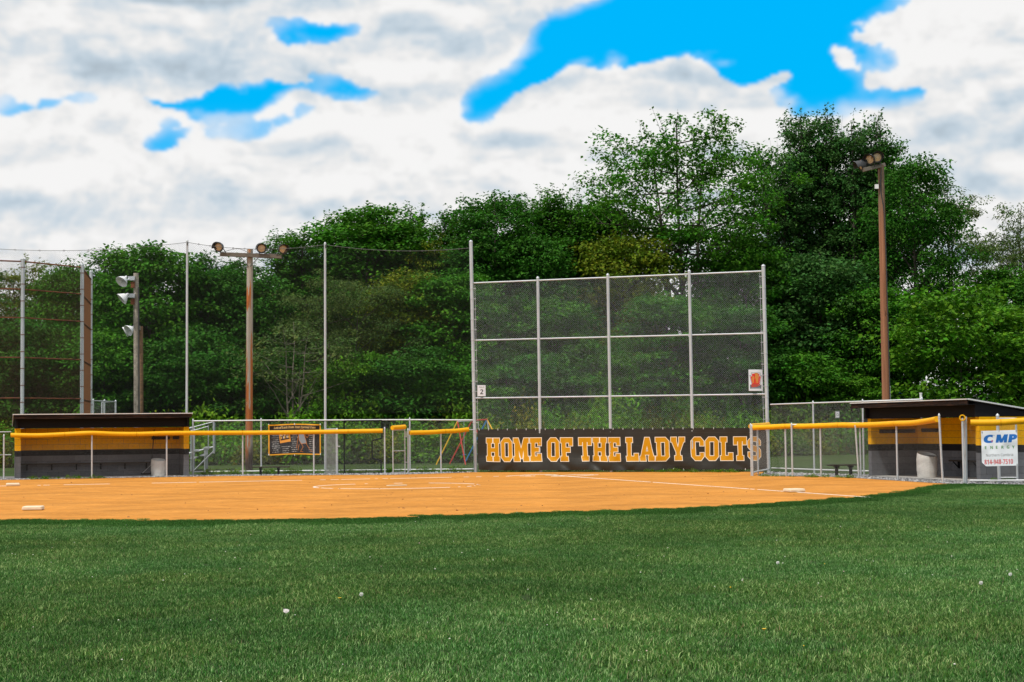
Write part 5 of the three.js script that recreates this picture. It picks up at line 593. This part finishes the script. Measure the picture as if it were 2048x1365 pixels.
const TREES = [
  ['ash', 'yel', -31.0, -106, 13.2, 2.6, 'sparse yellowish tree behind rusty backstop at the left edge'], ['maple', 'mid', -25.9, -99, 12.2, 2.3, 'narrow green maple between the two rusty backstop posts'], ['bush', 'dark', -27.8, -93, 8.5, 3.0, 'dark bushy tree low at the left edge behind rusty backstop'], ['maple', 'mid', -20.6, -96, 12.8, 3.3, 'full green maple behind the white bell floodlights'], ['bush', 'mid', -22.5, -93, 7.9, 2.6, 'low leafy tree just right of the rusty backstop'],
  ['maple', 'dark', -17.6, -98, 11.7, 2.9, 'dark maple behind the slim net post over left dugout'], ['bush', 'dark', -17.6, -93, 7.8, 2.7, 'low dark tree above the right end of left dugout'], ['maple', 'dark', -15.2, -99, 11.4, 3.0, 'dark maple behind the rust stained light pole'], ['poplar', 'mid', -13.4, -107, 14.8, 2.2, 'spiky topped tree just right of the left crossarm floodlights'], ['tall', 'mid', -9.3, -109, 16.6, 4.4, 'tall broad maple rising left of the backstop top corner'],
  ['willow', 'grey', -9.8, -97, 11.3, 3.3, 'grey green fine leaved willow behind the second net post'], ['dead', 'grey', -11.7, -89.5, 7.8, 2.3, 'half bare tree with pale limbs above the team banner'], ['bush', 'lite', -8.7, -91, 6.0, 1.9, 'small bright green tree right of the half bare tree'], ['maple', 'yel', -6.1, -99, 11.3, 2.7, 'yellow green maple between willow and dark maple'], ['ash', 'yel', -4.5, -107, 15.5, 1.7, 'thin pale tree peeking above the left tall maples'],
  ['tall', 'dark', -1.1, -105, 16.8, 3.5, 'tall dark maple behind the left post of the backstop'], ['maple', 'mid', -3.4, -98, 11.2, 3.1, 'green maple just left of the backstop'], ['poplar', 'mid', 3.5, -109, 17.4, 2.5, 'spiky topped tree above the second bay of the backstop'], ['maple', 'dark', 1.2, -104, 14.2, 3.0, 'dark maple behind the first bay of the backstop'], ['open', 'mid', 11.6, -111, 22.4, 5.9, 'big open crowned tree with sky showing between its limbs'],
  ['maple', 'yel', 7.0, -106, 14.4, 3.4, 'yellow green maple behind the third bay of the backstop'], ['maple', 'mid', 15.0, -108, 13.6, 3.3, 'green maple behind the right post of the backstop'], ['poplar', 'blue', 19.0, -117, 21.6, 2.3, 'leftmost of the tall blue green poplars at right'], ['poplar', 'blue', 21.8, -119, 24.6, 2.5, 'tallest blue green poplar, middle of the three at right'], ['poplar', 'blue', 24.0, -117, 23.6, 2.3, 'rightmost of the tall blue green poplars, next to the light pole'],
  ['tall', 'dark', 26.5, -118, 22.3, 2.5, 'tall dark maple behind the right floodlights'], ['tall', 'dark', 26.6, -111, 19.6, 3.2, 'broad dark maple right of the reddish light pole'], ['maple', 'blue', 19.6, -107, 13.1, 3.7, 'blue green maple left of the reddish light pole'], ['ash', 'grey', 31.6, -121, 18.9, 2.8, 'thin greyish tree standing alone against the sky at right'], ['bush', 'lite', 26.8, -100, 10.2, 4.0, 'bright green round tree above the right dugout'],
  ['ash', 'grey', 35.2, -117, 17.3, 2.6, 'thin greyish tree at the right edge of view'], ['maple', 'dark', 34.2, -106, 11.5, 3.3, 'dark maple cut by the right edge of view'], ['maple', 'mid', 22.2, -105, 10.7, 2.9, 'green maple directly behind the reddish light pole'], ['bush', 'mid', 17.5, -103, 6.6, 2.9, 'low leafy tree above the tall right fence'], ['maple', 'mid', 2.6, -101, 9.9, 3.1, 'lower green maple seen through the second backstop bay'],
  ['maple', 'mid', 9.2, -101, 10.0, 3.3, 'lower green maple seen through the third backstop bay'], ['bush', 'mid', 5.6, -99, 7.0, 2.7, 'low tree seen through the middle of the backstop'], ['maple', 'dark', 13.8, -102, 9.3, 3.0, 'lower dark maple seen through the right backstop bay'], ['bush', 'dark', -6.1, -92, 6.3, 2.6, 'low dark tree above the black pitching screen'], ['bush', 'mid', -3.4, -93, 5.5, 2.6, 'low tree above the open gate left of backstop'],
  ['maple', 'dark', -34.2, -101, 13.3, 3.4, 'dark maple just outside the left edge of view'], ['bush', 'dark', -14.0, -92, 6.4, 2.4, 'low dark tree right of the rust stained light pole'], ['bush', 'lite', 20.2, -103, 5.2, 2.6, 'low yellowish bush tree left of the reddish light pole foot'], ['bush', 'dark', 0.2, -97, 6.5, 2.8, 'low dark tree behind the left bay of the backstop'], ['maple', 'mid', 38.7, -108, 13.7, 3.6, 'green maple just outside the right edge of view'],
  ['ash', 'grey', 33.4, -113, 15.4, 2.4, 'thin tree between the lone grey tree and right edge'], ['maple', 'mid', 33.0, -111, 12.4, 3.2, 'green maple behind the bright round tree at right'],
  ['poplar', 'mid', -22.7, -99, 12.7, 2.0, 'spiky topped tree just left of the white bell floodlights'], ['poplar', 'dark', -17.4, -101, 12.6, 2.0, 'slender spiky tree left of the crossarm light pole'], ['poplar', 'mid', -7.4, -112, 16.7, 2.4, 'slender spiky tree right of the tall broad maple'], ['poplar', 'dark', -2.8, -108, 16.4, 2.2, 'slender spiky tree behind the left tall backstop post'], ['poplar', 'mid', 1.8, -110, 17.1, 2.2, 'slender spiky tree above the first backstop bay'], ['poplar', 'dark', 5.3, -112, 17.2, 2.2, 'slender spiky tree left of the big open crowned tree'], ['poplar', 'mid', -11.0, -112, 16.6, 2.2, 'slender spiky tree left of the tall broad maple'], 
  ...[[-35.4, -128, 12.5], [-29.2, -129, 13.0], [-22.4, -130, 13.2], [-15.5, -130, 14.0], [-7.5, -131, 15.0], [-0.5, -132, 16.0], [6.2, -131, 15.0], [18.7, -132, 15.5], [26.6, -134, 15.5]].map(([x, z, h]) => ['tall', 'dark', x, z, h, 4.2, 'dark tree deep in the wood behind the front row'])];
const KIND = { ash: 'ash_tree', maple: 'maple_tree', bush: 'small_tree', poplar: 'poplar_tree', tall: 'tall_maple_tree', willow: 'willow_tree', dead: 'bare_tree', open: 'open_crowned_tree' };
{ const r = rngOf(99), count = {};
  for (const [k, sp, x, z, h, R, label] of TREES) {
    const list = PROTO[k], pr = list[(count[k] = (count[k] ?? -1) + 1) % list.length]; const deep = label.startsWith('dark tree deep');
    const t = thing(KIND[k], label, 'tree', [x, deep ? (z < -120 ? sstep(-112, -215, z) * 15 * (1 - sstep(16, 30, x)) + sstep(16, 30, x) * 3.3 - 0.3 : 0) : (z < -118 && x > 25 ? 1.0 : -0.05), z], r() * TAU, deep ? 'trees deep in the wood' : 'trees along the edge of the wood');
    const s = R / pr.R; t.scale.set(s, h / pr.H, s * (0.92 + r() * 0.16)); part('trunk', pr.trunk, k === 'dead' ? M.paleBark : M.bark, t); part('crown', pr.crown, LEAF[sp], t);
  } }
// undergrowth along the foot of the wood
{ const mk = (seed, n, R, H, leaf) => { const L = new Leaves(), r = rngOf(seed); for (let i = 0; i < n; i++) { const a = r() * TAU, q = Math.sqrt(r()), y = Math.pow(r(), 0.8) * H * (1 - q * q * 0.75), lump = 1 + noise3(Math.cos(a) * 2 + seed, Math.sin(a) * 2, y) * 0.3; L.add(r, Math.cos(a) * q * R * lump, y * lump, Math.sin(a) * q * R * lump, leaf * (0.6 + r() * 0.8), leaf * 0.7 * (0.6 + r() * 0.8), { x: Math.cos(a), y: 0.3, z: Math.sin(a) }); } return L.geo(); };
  const g = new THREE.Group(); g.name = 'undergrowth'; g.userData = { kind: 'stuff', label: 'tangled green weeds and brush along the foot of the wood', category: 'undergrowth' }; scene.add(g);
  const r = rngOf(55), kinds = [mk(1, 1300, 1.0, 1.2, 0.14), mk(2, 1300, 0.9, 1.0, 0.11)], lists = [[], []];
  for (let i = 0; i < 900; i++) { const x = -40 + r() * 82, line = -85 - 13 * sstep(-6, 26, x), z = line - Math.pow(r(), 1.5) * 20, s = 0.75 + r() * 0.75, hgt = s * (1.1 + r() * 1.0) * (0.75 + 0.55 * sstep(line, line - 8, z)), b = 0.75 + r() * 0.6, y = r(); lists[i % 2].push([x, 0, z, 0, r() * TAU, 0, s, hgt, s, lin(b * (0.9 + y * 0.5), b, b * (0.8 + y * 0.2))]); }
  lists.forEach((L, i) => g.add(scatter('brush', kinds[i], i ? LEAF.yel : LEAF.lite, L)));
  // weeds at the fence feet
  const W = []; const foot = (x0, z0, x1, z1, n, s) => { for (let i = 0; i < n; i++) { const f = r(); W.push([mix(x0, x1, f) + (r() - 0.5) * 0.2, 0.003, mix(z0, z1, f) + (r() - 0.5) * 0.3, 0, r() * TAU, 0, s * (0.6 + r()), s * (0.6 + r()), s * (0.6 + r()), lin(1 + r() * 0.8, 1, 0.8)]); } };
  foot(-1.3, -65.55, 9.1, -61.7, 60, 0.14); foot(5, -63.0, 8, -61.2, 14, 0.12); foot(8.2, -56.2, 10.9, -52.8, 18, 0.10); foot(-18, -61.8, -15, -62.3, 16, 0.12); foot(13.2, -47.9, 15.5, -48.6, 12, 0.12); foot(-12.2, -65.95, -1.7, -65.7, 60, 0.2);
  g.add(scatter('fence_weeds', mk(3, 60, 1.0, 0.9, 0.4), LEAF.lite, W)); }
console.log('trees done');
scene.traverse((o) => { if (o.isMesh && (o.castShadow === undefined)) { o.castShadow = o.receiveShadow = true; } });
renderer.render(scene, camera);
